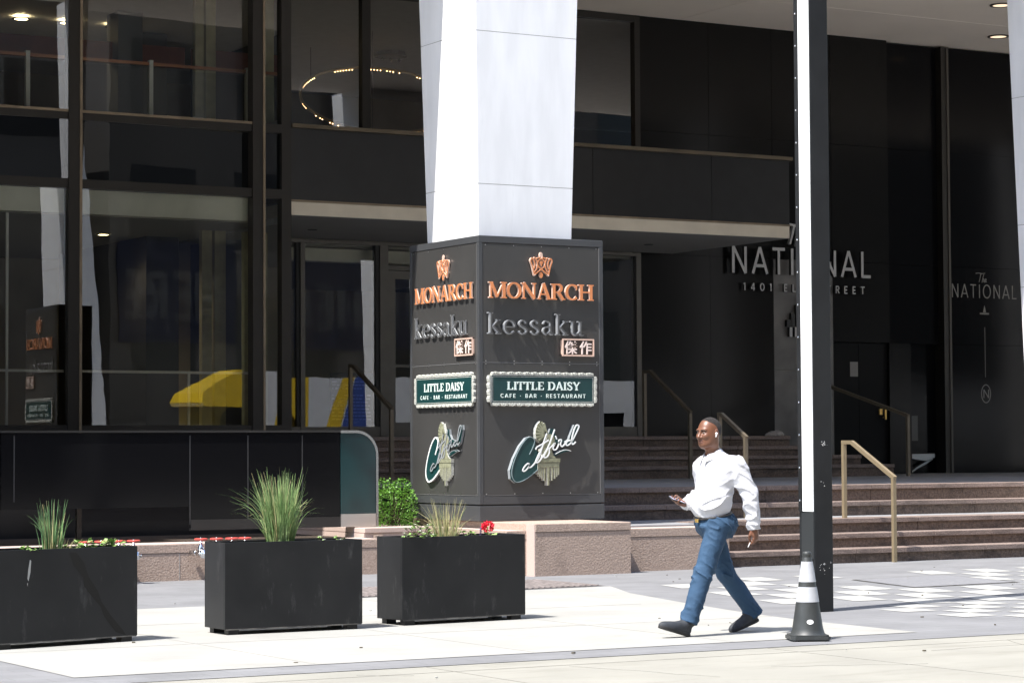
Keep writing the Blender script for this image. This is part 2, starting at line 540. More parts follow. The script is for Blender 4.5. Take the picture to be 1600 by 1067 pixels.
# ------------------------------------------------------------ setting: ground, pavement
struct('ground', G().poly([(-300, -300), (400, -300), (400, 400), (-300, 400)], -0.03), 'ground')
struct('gutter', G().poly([(-120, 9.5), (200, 9.5), (200, 15.62), (-120, 15.62)], -0.004), 'gutter')
struct('road', G().poly([(-120, -8.5), (200, -8.5), (200, 9.5), (-120, 9.5)], -0.004), 'road')
struct('bounce_paving', G().poly([(-60, 15.7), (3.5, 15.7), (3.5, 27.4), (-60, 27.4)], 0.004).poly([(34, 15.7), (120, 15.7), (120, 26), (34, 26)], 0.004), 'road')  # unseen pale sheets added to bounce sunlight up under the tower
struct('pavement', G().poly([(-60, 15.6), (120, 15.6), (120, 30), (-60, 30)], 0.0), 'paver')
cream = [(5.86, 16.14), (13.26, 16.16), (13.30, 17.0), (13.33, 17.86), (13.48, 18.88), (13.85, 20.5), (14.30, 22.2), (14.84, 23.45), (11.5, 23.1), (11.4, 22.8), (5.86, 22.7)]
struct('sidewalk', G().poly(cream, 0.004), 'cream')
jg = G()
for y in (18.4, 20.6):
    jg.box(5.9, 13.4, y, y+0.012, 0.0043, 0.0052)
for x in (7.7, 9.55, 11.4):
    jg.box(x, x+0.012, 16.2, 22.65, 0.0043, 0.0054)
struct('sidewalk_joints', jg, mat('joint_line', (0.235, 0.228, 0.205), 0.9))
sq = G()
c, e_ = 0.42, .008
for m in range(-1, 22):                       # diagonal chains nearest the kerb
    for t in range({-1: 2, 0: 0}.get(m, -1), 4):
        x, y = 14.78+c*t+2*c*m, 17.34+c*t
        sq.poly([(x+e_, y+e_), (x+c-e_, y+e_), (x+c-e_, y+c-e_), (x+e_, y+c-e_)], 0.004)
for j in range(7):                            # larger slabs behind
    y0_, y1_ = 19.02+.72*j, 19.02+.72*(j+1)
    for i in range(-3, 40):
        if (i+j) % 2 or (j == 0 and i < 0) or (j == 2 and i < -2) or (j == 6 and i in (-2, 4)):
            continue
        xa, xb = 15.66+.44*i+.25*(y0_-19), 15.66+.44*i+.25*(y1_-19)
        if 17.0 < (xa+xb)/2+.22 < 19.2 and 21.25 < (y0_+y1_)/2 < 23.1:
            continue
        sq.poly([(xa+e_, y0_+e_), (xa+.44-e_, y0_+e_), (xb+.44-e_, y1_-e_), (xb+e_, y1_-e_)], 0.004)
struct('pavement_squares', sq, 'white_sq')
uc = thing('utility_cover', 'grey steel utility cover set in the checkered paving near the steps', 'utility cover', (17.4, 21.3, 0))
obj('cover_frame', G().poly([(17.42, 21.26), (19.1, 21.44), (19.45, 23.15), (17.85, 22.95)], 0.005), 'bare_edge', uc)
obj('cover_plate', G().poly([(17.455, 21.31), (19.05, 21.48), (19.4, 23.1), (17.88, 22.9)], 0.007), 'cover', uc)
gt = thing('drain_grate', 'long rusty brown drain grate in the pavement before the granite pedestal', 'drain grate', (13, 24, 0))
obj('grate_frame', G().poly([(11.5, 23.2), (14.85, 23.6), (14.85, 25.1), (11.5, 24.7)], 0.006), 'grate', gt)
gg = G()
for k in range(40):
    x = 11.53+k*0.083
    y0 = 23.24+(x-11.5)*0.12
    gg.box(x, x+0.03, y0, y0+1.42, 0.0062, 0.016)
obj('grate_bars', gg, mat('grate_bar', (0.22, 0.19, 0.18), 0.7, var=0.3, scale=9), gt)

# ------------------------------------------------------------ granite walls, landings, flights of steps
def granite_wall(label, x0, x1, y0, y1, top, cap=0.11, lip=0.0, joints=()):
    t = thing('granite_wall', label, 'wall', ((x0+x1)/2, y0, 0))
    obj('wall_body', G().box(x0, x1, y0, y1, -0.02, top-cap), 'granite', t)
    cg = G().bbox(x0-lip, x1+lip, y0-0.006-lip, y1, top-cap+0.006, top, 0.006)
    obj('coping', cg, 'granite_smooth' if lip < 0 else 'granite', t)
    obj('coping_bed', G().box(x0+.01, x1-.01, y0+.012, y1-.01, top-cap, top-cap+.0055), 'joint', t)
    obj('coping_top', G().poly([(x0-lip, y0-0.004-lip), (x1+lip, y0-0.004-lip), (x1+lip, y1), (x0-lip, y1)], top+0.002), 'granite_smooth', t)
    if joints:
        jj = G()
        for x in joints:
            jj.box(x, x+0.008, y0-0.003, y0+0.02, 0.0, top-cap-0.002)
        obj('wall_joint', jj, 'joint', t)
    return t
granite_wall('low speckled pink granite wall behind the red valve handwheels', -6, 14.02, 27.5, 28.15, 0.435, joints=(3, 5.2, 7.4, 9.2, 11.3, 13.2))
pw = thing('granite_pier', 'smooth pink granite pier carrying the chrome hose outlet between two planters', 'pier', (14.45, 28, 0))
obj('pier_body', G().box(14.03, 14.95, 28.02, 30.2, -.02, .49), 'granite_smooth', pw)
obj('pier_cap', G().bbox(14.03, 14.95, 28.0, 30.2, .493, .56, .008), 'granite_smooth', pw)
granite_wall('short low granite wall at the left of the tall pedestal, half hidden by a planter', 14.96, 15.245, 26.0, 29.2, 0.55)
pd = thing('granite_pedestal', 'rough pink granite pedestal under the charcoal sign box', 'pedestal', (15.9, 25.8, 0))
obj('pedestal_body', G().box(15.25, 16.63, 25.8, 29.0, -.02, .53), 'granite', pd)
obj('pedestal_joint', G().box(15.26, 16.62, 25.812, 28.9, .53, .536), 'joint', pd)
obj('pedestal_cap', G().bbox(15.25, 16.63, 25.79, 29.0, .536, .638, .008), 'granite', pd)
obj('pedestal_lit_side', G().box(15.238, 15.2495, 25.8, 26.0, 0, .636), 'granite_smooth', pd)  # paler slab painted as the sunlit left face
granite_wall('low granite wall between the pedestal and the walking man', 16.64, 18.35, 26.12, 26.6, 0.535)
struct('landing', G().box(16.64, 60, 27.30, 28.32, -.02, .565).box(16.64, 18.35, 26.61, 27.295, -.02, .56), 'landing')
struct('retaining_block', G().box(-15, 16.6, 30.6, 36.0, -.02, 1.0), 'spandrel')
struct('plaza', G().box(16.605, 60, 28.68, 36.0, -.02, 1.0).box(16.62, 60, 36.0, 41, -.02, 0.999), 'landing')
struct('planting_bed', G().box(-6, 14.02, 28.16, 30.59, -.02, .43).box(14.96, 15.245, 29.21, 30.59, -.02, .5).box(15.25, 16.6, 29.01, 30.59, -.02, .5), 'soil')

def flight(label, x0, risers, xr, mt='step'):
    """risers: list of (y, z_bottom, z_top); xr: right ends"""
    t = thing('granite_steps', label, 'steps', (x0, risers[0][0], risers[0][1]))
    for k, (y, zb, zt) in enumerate(risers):
        g = G()
        x1 = xr[k] if isinstance(xr, (list, tuple)) else xr
        x = x0
        depth = (risers[k+1][0]-y if k < len(risers)-1 else 0.38)
        rr = random.Random(k*31+int(y*10))
        while x < x1-0.01:
            w = rr.uniform(1.6, 2.4)
            xe = min(x1, x+w)
            if x1-xe < .5:
                xe = x1
            # riser block, then a tread slab that overhangs it
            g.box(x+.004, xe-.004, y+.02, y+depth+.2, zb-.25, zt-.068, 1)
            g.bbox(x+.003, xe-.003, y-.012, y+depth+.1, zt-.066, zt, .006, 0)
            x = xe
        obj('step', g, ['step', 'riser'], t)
    return t
flight('lowest broad flight of three red granite steps rising from the pavement', 18.36, [(26.3, 0, .19), (26.7, .19, .38), (27.1, .38, .57)], 60)
flight('middle flight of two dark granite steps in the shade of the tower', 16.64, [(28.3, .57, .77), (28.65, .77, 1.003)], 60)
flight('upper flight of four granite steps before the entrance doors', 16.66, [(37.3, 1.0, 1.225), (37.62, 1.225, 1.405), (37.95, 1.405, 1.585), (38.28, 1.585, 1.775)], [30.1, 29.55, 28.95, 28.35])
struct('entrance_floor', G().box(16.6, 28.35, 38.6, 40.1, 1.0, 1.773), 'landing')

# ------------------------------------------------------------ the tower
tower = thing('office_tower', 'office tower with white tapered marble columns and a dark glass lobby front', 'building', (16, 40, 0))
tw = lambda n, g, m, p=tower, s=False: obj(n, g, m, p, s)
# overhanging upper storeys; the underside is the plaza ceiling
fg = G()
fg.box(-40, 80, 27.8, 62, 10.02, 60)
tw('overhang', fg, 'facade')
cg = G()
xs = [-40, 2, 14.6, 27.0, 39.4, 80]
for k in range(len(xs)-1):
    cg.box(xs[k]+.012, xs[k+1]-.012, 27.82, 37.5, 10.0, 10.03)
    cg.box(xs[k]+.012, xs[k+1]-.012, 37.524, 40.2, 10.0, 10.03)
tw('ceiling', cg, 'soffit')
# columns of marble blocks, flaring upwards
def column(cx, z0, label=None):
    g = G()
    cy = 28.09
    hw = lambda z: 0.695 + (z-4.26)*0.0228
    cuts = [z0, 2.2, 4.0, 4.96, 6.93, 8.95, 10.03]
    cuts = [z for z in cuts if z >= z0]
    if cuts[0] != z0:
        cuts = [z0]+cuts
    for a, b in zip(cuts[:-1], cuts[1:]):
        ha, hb = hw(max(a, 2)), hw(max(b, 2))
        vs_ = [(cx-ha, cy-ha, a+.004), (cx+ha, cy-ha, a+.004), (cx+ha, cy+ha, a+.004), (cx-ha, cy+ha, a+.004),
               (cx-hb, cy-hb, b-.004), (cx+hb, cy-hb, b-.004), (cx+hb, cy+hb, b-.004), (cx-hb, cy+hb, b-.004)]
        g.add(vs_, [(3, 2, 1, 0), (4, 5, 6, 7), (0, 1, 5, 4), (1, 2, 6, 5), (2, 3, 7, 6), (3, 0, 4, 7)])
    o = tw('column', g, 'marble')
    for z in cuts[1:-1]:
        h = hw(max(z, 2))-.006
        obj('column_joint', G().box(cx-h, cx+h, cy-h, cy+h, z-.0045, z+.0045), 'joint', o)
    return o
for cx, z0 in ((5.7, 0), (16.07, .64), (26.43, 0), (36.8, 0), (47.2, 0), (-4.7, 0)):
    column(cx, z0)
# side and rear shells keep the lobby dark
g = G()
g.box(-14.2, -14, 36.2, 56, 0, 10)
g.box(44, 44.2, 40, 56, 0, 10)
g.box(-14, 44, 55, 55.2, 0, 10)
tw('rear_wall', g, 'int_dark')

# curtain wall on the left (plane y = 36)
YG = 36.0
MULL = [-3.9, 1.8, 7.4, 13.075, 16.16]
g = G()
for x in MULL:
    g.box(x-.13, x+.045, YG-.06, YG+.14, 1.55, 9.99)
g.box(16.55, 16.72, YG-.03, YG+.14, 1.55, 9.99)
for z0, z1 in ((6.66, 6.80), (5.60, 5.745), (1.72, 1.955)):
    for a, b in zip(MULL[:-1]+[MULL[-1]], MULL[1:]+[16.55]):
        g.box(a+.045, b-(.13 if b < 16.5 else 0), YG-.03, YG+.12, z0, z1)
fr_o = tw('window_frame', g, 'mullion')
g = G()
for x in MULL[1:]:
    g.box(x+.0455, x+.085, YG-.075, YG+.02, 1.58, 9.98)
for a, b in zip(MULL[:-1], MULL[1:]):
    g.box(a+.09, b-.135, YG-.05, YG-.0305, 6.775, 6.815)
obj('bronze_trim', g, 'trim', fr_o)
for a, b in zip(MULL[:-1]+[MULL[-1]], MULL[1:]+[16.55]):
    b2 = b-(.13 if b < 16.5 else 0)
    for z0, z1, mm in ((1.955, 5.60, 'glass'), (5.745, 6.66, 'glass_dark'), (6.80, 9.98, 'glass')):
        yw = (.03 if z0 < 3 else .085) if a == 7.4 else (-.03*(b2-a) if a > 12 else 0)      # panes turned to steer where reflections land
        w = G().add([(a+.045, YG+.045+yw, z0), (b2, YG+.045-yw, z0), (b2, YG+.045-yw, z1), (a+.045, YG+.045+yw, z1)], [(0, 1, 2, 3)])
        tw('window', w, mm)
tw('base_wall', G().box(-14, 16.7, YG-.02, YG+.5, 1.0, 1.715).box(-14, 16.7, YG-.09, YG-.0205, 1.6, 1.71), 'spandrel')
# canopy slab, spandrel and ledge right of the curtain wall
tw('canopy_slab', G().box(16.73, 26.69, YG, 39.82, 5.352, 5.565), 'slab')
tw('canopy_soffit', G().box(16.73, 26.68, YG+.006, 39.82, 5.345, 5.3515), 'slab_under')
tw('slab_flashing', G().box(16.73, 26.70, YG-.012, YG+.02, 5.567, 5.60), 'trim')
sp = G()
for a, b in zip((16.73, 19.6, 22.5, 25.0), (19.6, 22.5, 25.0, 26.72)):
    sp.box(a+.004, b-.004, YG+.03, 39.8, 5.602, 6.765)
tw('spandrel', sp, 'spandrel')
tw('ledge', G().box(16.73, 26.74, YG-.06, YG+.3, 6.767, 6.83), mat('ledge_bronze', (0.10, 0.078, 0.05), .45, metal=.3, var=.3, scale=1.5))
for x in (18.15, 25.07):
    tw('canopy_light', G().lathe((x, 38.2, 5.335), [(.085, 0), (.085, .009)], 20), 'int_dark')
# recessed entrance glazing (plane y = 40)
YD = 40.0
g = G()
for x0, x1 in ((16.73, 16.85), (18.75, 18.84), (20.35, 20.52), (22.9, 23.02), (25.93, 26.04)):
    g.box(x0, x1, YD-.05, YD+.1, 1.775, 5.28)
g.box(16.73, 26.04, YD-.052, YD+.1, 5.281, 5.344)
g.box(20.52, 22.9, YD-.05, YD+.1, 4.84, 4.92)
for a, b in ((16.85, 18.75), (18.84, 20.35), (23.02, 25.93)):
    g.box(a, b, YD-.04, YD+.1, 1.776, 1.97)
ef = tw('entrance_frame', g, 'doorframe')
for x0, x1 in ((18.68, 18.7495), (20.27, 20.3495), (25.9, 25.9295)):
    obj('frame_gasket', G().box(x0, x1, YD-.02, YD+.1, 1.98, 5.28), 'int_dark', ef)
for a, b in ((16.85, 18.68), (18.84, 20.27), (23.02, 25.9)):
    yw = .01*(b-a)  # turned a little to place the reflections
    tw('window', G().add([(a, YD+.03+yw, 1.97), (b, YD+.03-yw, 1.97), (b, YD+.03-yw, 5.28), (a, YD+.03+yw, 5.28)], [(0, 1, 2, 3)]), 'glass')
tw('window', G().add([(20.52, YD+.03, 4.92), (22.9, YD+.03, 4.92), (22.9, YD+.03, 5.28), (20.52, YD+.03, 5.28)], [(0, 1, 2, 3)]), 'glass')
for x0, x1 in ((20.53, 21.7), (21.72, 22.89)):
    g = G()
    g.box(x0, x0+.14, YD-.03, YD+.04, 1.78, 4.83)
    g.box(x1-.14, x1, YD-.03, YD+.04, 1.78, 4.83)
    g.box(x0+.14, x1-.14, YD-.03, YD+.04, 4.68, 4.83)
    g.box(x0+.14, x1-.14, YD-.03, YD+.04, 1.78, 2.05)
    g.box(x0+.14, x1-.14, YD-.03, YD+.04, 3.06, 3.11)
    d = tw('entrance_door', g, 'doorframe')
    for z0, z1 in ((2.05, 3.06), (3.11, 4.68)):
        obj('pane', G().add([(x0+.14, YD+.028, z0), (x1-.14, YD-.028, z0), (x1-.14, YD-.028, z1), (x0+.14, YD+.028, z1)], [(0, 1, 2, 3)]), 'glass', d)  # door pane turned to place its reflection
    xh = x1-.2 if x0 < 21 else x0+.2
    obj('handle', G().tube([(xh, YD-.09, 2.5), (xh, YD-.09, 3.3)], .016).tube([(xh, YD-.09, 2.6), (xh, YD, 2.6)], .01).tube([(xh, YD-.09, 3.2), (xh, YD, 3.2)], .01), 'steel', d, True)
# upper glazing behind the ledge
g = G()
for x0, x1 in ((16.73, 16.85), (20.0, 20.17), (23.6, 23.74), (25.93, 26.05)):
    g.box(x0, x1, YD-.05, YD+.1, 6.77, 9.99)
for a, b in ((16.85, 20.0), (20.17, 23.6), (23.74, 25.93)):
    g.box(a, b, YD-.04, YD+.1, 9.86, 9.99)
tw('window_frame', g, 'mullion')
for a, b in ((16.85, 20.0), (20.17, 23.6), (23.74, 25.93)):
    tw('window', G().add([(a, YD+.03, 6.77), (b, YD+.03, 6.77), (b, YD+.03, 9.86), (a, YD+.03, 9.86)], [(0, 1, 2, 3)]), 'glass')
tw('end_window', G().add([(16.62, YG+.15, 1.0), (16.62, YD-.055, 1.0), (16.62, YD-.055, 5.34), (16.62, YG+.15, 5.34)], [(0, 1, 2, 3)]), 'glass')
tw('end_window', G().add([(16.62, YG+.15, 6.91), (16.62, YD-.055, 6.91), (16.62, YD-.055, 9.98), (16.62, YG+.15, 9.98)], [(0, 1, 2, 3)]), 'glass')
# polished black granite wall right of the doors
g = G()
xs = [26.05, 27.7, 29.24]
for a, b in zip(xs[:-1], xs[1:]):
    for z0, z1 in ((1.0, 5.34), (5.34, 7.75), (7.75, 10.0)):
        g.box(a+.003, b-.003, YD, YD+.3, z0+.003, z1-.003)
for z0, z1 in ((5.34, 7.75), (7.75, 10.0)):
    g.box(29.243, 30.727, YD, YD+.3, z0+.003, z1-.003)
for z0, z1 in ((3.70, 5.34), (5.34, 7.75), (7.75, 10.0)):
    g.box(30.733, 32.2, YD, YD+.3, z0+.003, z1-.003)
g.box(32.18, 32.75, YD+.002, YD+.3, 1.0, 3.697)
tw('granite_cladding', g, 'blackwall')
tw('mirrored_column_patch', G().box(29.243, 30.727, YD-.004, YD+.3, 1.003, 3.1).box(29.243, 30.727, YD-.004, YD+.3, 3.106, 5.337), 'mirror_grey')  # paler panel painted in for a light column mirrored in the wall
g = G()
for z0, z1 in ((3.70, 5.34), (5.34, 7.75), (7.75, 9.97)):
    g.box(32.21, 33.6, YD+.12, YD+.4, z0+.003, z1-.003)
    g.box(33.82, 38.6, YD+.05, YD+.4, z0+.003, z1-.003)
g.box(32.76, 33.6, YD+.25, YD+.4, 1.0, 3.697)
g.box(33.82, 38.6, YD+.05, YD+.4, 1.0, 3.697)
g.box(38.61, 60, YD+.05, YD+.4, 1.0, 9.97)
tw('black_glass_wall', g, 'black_glass')
tw('wall_post', G().box(33.61, 33.81, YD-.05, YD+.4, 1.0, 9.97), 'mullion')
tw('post_trim', G().box(33.745, 33.80, YD-.07, YD-.0505, 1.0, 9.95), mat('post_bronze', (0.06, 0.052, 0.042), .5))
dg = G().box(30.74, 31.42, YD+.06, YD+.12, 1.0, 3.69).box(31.43, 32.17, YD+.06, YD+.12, 1.0, 3.69)
d = tw('side_door', dg, mat('black_door', (.005, .005, .0055), .5, spec=.1))
obj('handle', G().box(32.03, 32.065, YD-.03, YD-.005, 2.12, 2.40).box(32.035, 32.06, YD-.005, YD+.06, 2.15, 2.18).box(32.035, 32.06, YD-.005, YD+.06, 2.34, 2.37).box(31.93, 32.0, YD+.02, YD+.058, 2.22, 2.34), 'brass', d)
obj('door_sign', G().box(31.2, 31.4, YD+.052, YD+.058, 3.0, 3.3), 'decal', d)
ws = thing('pale_form', 'white curved form set before the black glass near the right column', 'form', (33.05, 40.15, 1.0))  # white curved form, slanting bar and grey patch above
g = G()
g.prism([(32.77, 1.40), (33.42, 1.41), (33.42, 1.33), (33.2, 1.26), (32.9, 1.29), (32.77, 1.33)], lambda u, v, d: (u, 40.2-d, v), -.03, .12)
obj('form_top', g, 'form_white', ws)
g = G()
g.tube([(33.40, 40.14, 1.30), (33.18, 40.12, 1.20), (32.95, 40.10, 1.11), (32.77, 40.09, 1.01)], [.02, .026, .02, .012], 6)
obj('slant_bar', g, 'form_white', ws)
obj('grey_patch', G().box(32.77, 33.10, 40.23, 40.245, 1.68, 2.2), mat('form_grey', (.10, .105, .10), .5), ws)
# lobby interior
tw('lobby_floor', G().box(-14, 16.58, YG+.52, 40.2, 1.0, 1.77).box(-14, 44, 40.31, 55, 1.0, 1.77), 'int_floor')
tw('upper_floor', G().box(-14, 16.55, YG+.6, 54.9, 5.24, 6.9).box(16.75, 26.0, 40.2, 54.9, 5.24, 6.75), 'int_ceil')
tw('lobby_beam', G().box(-14, 16.2, YG+.16, YG+.40, 5.23, 5.66), 'int_beam')
tw('lobby_beam', G().box(17.0, 25.5, 40.5, 40.8, 5.0, 5.235), 'int_beam')
tw('lobby_back_wall', G().box(-14, 17.5, 45.0, 45.3, 1.78, 5.23).box(17.51, 30, 51.0, 51.3, 1.78, 5.23), 'int_wall')
tw('upper_back_wall', G().box(-14, 30, 52.5, 52.8, 6.9, 9.99), 'int_wall')
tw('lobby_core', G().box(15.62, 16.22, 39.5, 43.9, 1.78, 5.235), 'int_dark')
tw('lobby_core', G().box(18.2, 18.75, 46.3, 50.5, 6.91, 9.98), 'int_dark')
M['int_grey'] = mat('interior_grey', (.09, .09, .085), .7)
tw('lobby_column', G().box(16.9, 17.4, 44.2, 44.8, 6.91, 9.98), 'int_grey')
for xa, xb, ya_, za, zb in ((16.02, 16.20, 38.0, 1.78, 5.235), (16.25, 16.45, 38.0, 1.78, 5.235), (15.9, 16.05, 38.0, 6.91, 9.98), (16.09, 16.27, 38.0, 6.91, 9.98)):
    tw('lobby_curtain', G().box(xa, xb, ya_, ya_+.12, za, zb), 'int_yel')
tw('red_band', G().box(4, 18.4, 44.5, 44.6, 9.02, 9.42), 'int_red')
tw('lobby_partition', G().box(7.4, 7.6, 40, 51, 1.78, 5.23).box(12.4, 12.5, 40, 51, 6.91, 9.98), 'int_dark')

# lamps recessed in ceilings
def downlight(label, x, y, z, r, m, group, watts=0):
    t = thing('ceiling_light', label, 'ceiling light', (x, y, z), 0, group)
    obj('lamp_ring', G().lathe((x, y, z), [(r*1.3, 0), (r*1.3, -.02), (r, -.02), (r, 0)], 20, caps=False), 'mullion', t)
    obj('lamp_disc', G().lathe((x, y, z), [(r, -.006), (r, -.012)], 20), m, t)
    if watts:
        ld = bpy.data.lights.new('lamp_glow', 'SPOT')
        ld.spot_size = R(155)
        ld.spot_blend = .6
        ld.energy = watts
        ld.color = (1.0, .83, .6)
        ld.shadow_soft_size = .1
        lo_ = bpy.data.objects.new('lamp_glow', ld)
        COL.objects.link(lo_)
        lo_.location = (0, 0, -.18)
        lo_.parent = t
    return t
for lab, (x, y) in (('round recessed light in the plaza ceiling, the farther of two beside the column', (33.92, 38.49)), ('round recessed light in the plaza ceiling, the nearer of two beside the column', (31.55, 35.7))):
    downlight(lab, x, y, 9.999, .17, 'lamp_soffit', 'plaza ceiling lights')
for lab, x in (('glowing ceiling light upstairs, leftmost of three behind the glass', 15.53), ('glowing ceiling light upstairs, just left of the bronze mullion', 16.46), ('glowing ceiling light upstairs, just right of the bronze mullion', 17.43)):
    downlight(lab, x, 45.83, 9.97, .13, 'lamp_warm', 'upstairs ceiling lights', 5)
for lab, x, y in (('glowing lobby ceiling light nearest the glass front', 14.83, 39.46), ('glowing lobby ceiling light deep in the room at the left', 16.85, 48.94), ('glowing lobby ceiling light deep in the room beside the dark core', 18.83, 49.02)):
    downlight(lab, x, y, 5.238, .10, 'lamp_warm', 'lobby ceiling lights', 17)

# ring chandelier
ch = thing('ring_chandelier', 'large tilted ring chandelier with golden lights behind the upper glass', 'chandelier', (22.5, 45, 9.8))
rc = Vector((22.95, 45.1, 8.80))
ax, ay = Vector((.91, -.414, -.06)), Vector((.414*.85, .91*.85, .53))
rpt = lambda a, rr=1.0: rc + (ax*math.cos(a) + ay*math.sin(a))*1.62*rr
rg = G()
rg.tube([rpt(2*PI*k/72) for k in range(73)], .03, 8, caps=False)
obj('ring', rg, mat('ring_brass', (.55, .42, .24), .4, metal=.2), ch, True)
lg = G()
rr = random.Random(3)
for k in range(150):
    if (k//5) % 3 == 2 or rr.random() < .3:
        continue
    p = rpt(2*PI*k/150)
    lg.lathe((p.x, p.y, p.z-.045), [(.0, -.012), (.012, 0), (.0, .012)], 6, caps=False)
obj('led_points', lg, 'lamp_gold', ch)
obj('suspension', G().tube([rpt(.5), (rpt(.5).x, rpt(.5).y, 9.98)], .006, 5).tube([rpt(2.6), (rpt(2.6).x, rpt(2.6).y, 9.98)], .006, 5).tube([rpt(4.6), (rpt(4.6).x, rpt(4.6).y, 9.98)], .006, 5), 'mullion', ch)
# small grape-like pendant cluster farther back
cl = thing('pendant_cluster', 'small dark ceiling fixture above the ring chandelier', 'light fixture', (23.7, 46, 9.9))
obj('canopy', G().lathe((23.7, 46, 9.86), [(.35, 0), (.3, .1)], 16), 'int_dark', cl)
for dx in (-.2, 0, .2):
    obj('bulb', G().lathe((23.7+dx, 46, 9.8), [(.0, -.05), (.04, 0), (.0, .05)], 8, caps=False), 'chrome', cl)
# interior balustrade upstairs
br = thing('glass_railing', 'upstairs glass railing with white posts and a copper handrail', 'railing', (12, 37.5, 6.9))
obj('handrail', G().bar((5, 37.5, 7.87), (16.72, 37.5, 7.87), .07, .05), 'orange_rail', br)
for x in (8.6, 10.7, 12.81, 14.9, 16.62):
    obj('post', G().box(x-.035, x+.035, 37.46, 37.53, 6.9, 7.93), 'white_metal', br)
for a, b in ((8.65, 10.65), (10.75, 12.76), (12.86, 14.85), (14.95, 16.57)):
    obj('pane', G().add([(a, 37.5, 7.0), (b, 37.5, 7.0), (b, 37.5, 7.8), (a, 37.5, 7.8)], [(0, 1, 2, 3)]), glass('rail_glass', (.8, .83, .83), 1.5), br)
# lobby guard rail and lamp post seen through the ground-floor glass
lr = thing('lobby_barrier', 'thin pale horizontal bar across the ground floor glass', 'barrier', (14, 36.6, 1.77))
obj('bar', G().box(7.5, 16.2, 36.2, 36.23, 2.77, 2.81), 'white_metal', lr)
obj('post', G().box(12.04, 12.08, 36.2, 36.23, 1.78, 5.2), 'white_metal', lr)
obj('post', G().box(15.02, 15.06, 36.2, 36.23, 1.78, 2.769), 'white_metal', lr)

# ------------------------------------------------------------ black glass parapet with the rounded steel end
pp = thing('glass_parapet', 'black glass parapet with a steel top rail and rounded right end', 'parapet', (8, 28.3, .5))
seams = [-6, -1, 2.2, 5.8, 9.35, 11.77, 12.55, 13.3, 13.835]
g = G()
for a, b in zip(seams[:-1], seams[1:]):
    g.box(a+.006, b-.006, 28.3, 28.34, .60 if a > 11 else .86, 1.775)
obj('glass_panel', g, 'black_glass', pp)
seam_m = mat('dull_seam', (.022, .023, .025), .45)
for x in (9.52, 11.77, 12.55, 13.3):
    obj('seam', G().box(x-.008, x+.008, 28.297, 28.30 if x != 9.52 else 28.299, .64 if x > 11 else .95, 1.74), seam_m, pp)
rad = .30
arc = [(14.06+rad*math.sin(a), 1.785-rad+rad*math.cos(a)) for a in [PI/2*k/10 for k in range(11)]]
pts = [(13.84, .735)] + [(13.84, 1.77)] + [(x-.012, z-.012) for x, z in arc] + [(14.36-.012, .735)]
frY = lambda u, v, d: (u, 28.32-d, v)
obj('end_panel', G().prism(pts, frY, -.02, .02), 'teal_glass', pp)
tr = [(x, 28.32, z) for x, z in arc] + [(14.36, 28.32, .57)]
g = G()
g.stroke([(13.84, 1.785)]+arc+[(14.36, .57)], .034, frY, -.03, .03)
obj('edge_trim', g, mat('trim_steel', (.32, .33, .34), .25, metal=1.0), pp)
obj('top_rail', G().box(-6, 13.835, 28.28, 28.36, 1.777, 1.803), 'spandrel', pp)
obj('base_rail', G().box(13.835, 14.335, 28.285, 28.36, .57, .733), 'steel', pp)
obj('base_rail', G().box(11.78, 13.83, 28.285, 28.36, .57, .70), 'spandrel', pp)  # same rail painted dark where it stands unlit
obj('support_post', G().box(10.38, 10.44, 28.5, 28.56, .43, .87).box(5.8, 5.86, 28.5, 28.56, .43, .87), 'mullion', pp)

# ------------------------------------------------------------ lettering helpers
def frame(o, u, n, k=1.0):
    o, u, n = Vector(o), Vector(u), Vector(n)
    return lambda a, z, d: o + u*a + n*(d*k if d > 0 else d) + Vector((0, 0, z))
def arcpts(cx, cy, rx, ry, a0, a1, n=14):
    return [(cx+rx*math.cos(R(a0+(a1-a0)*k/n)), cy+ry*math.sin(R(a0+(a1-a0)*k/n))) for k in range(n+1)]
def arcw(a0, a1, thick, thin, n=14, tilt=0):
    return [thin+(thick-thin)*abs(math.cos(R(a0+(a1-a0)*k/n+tilt))) for k in range(n+1)]
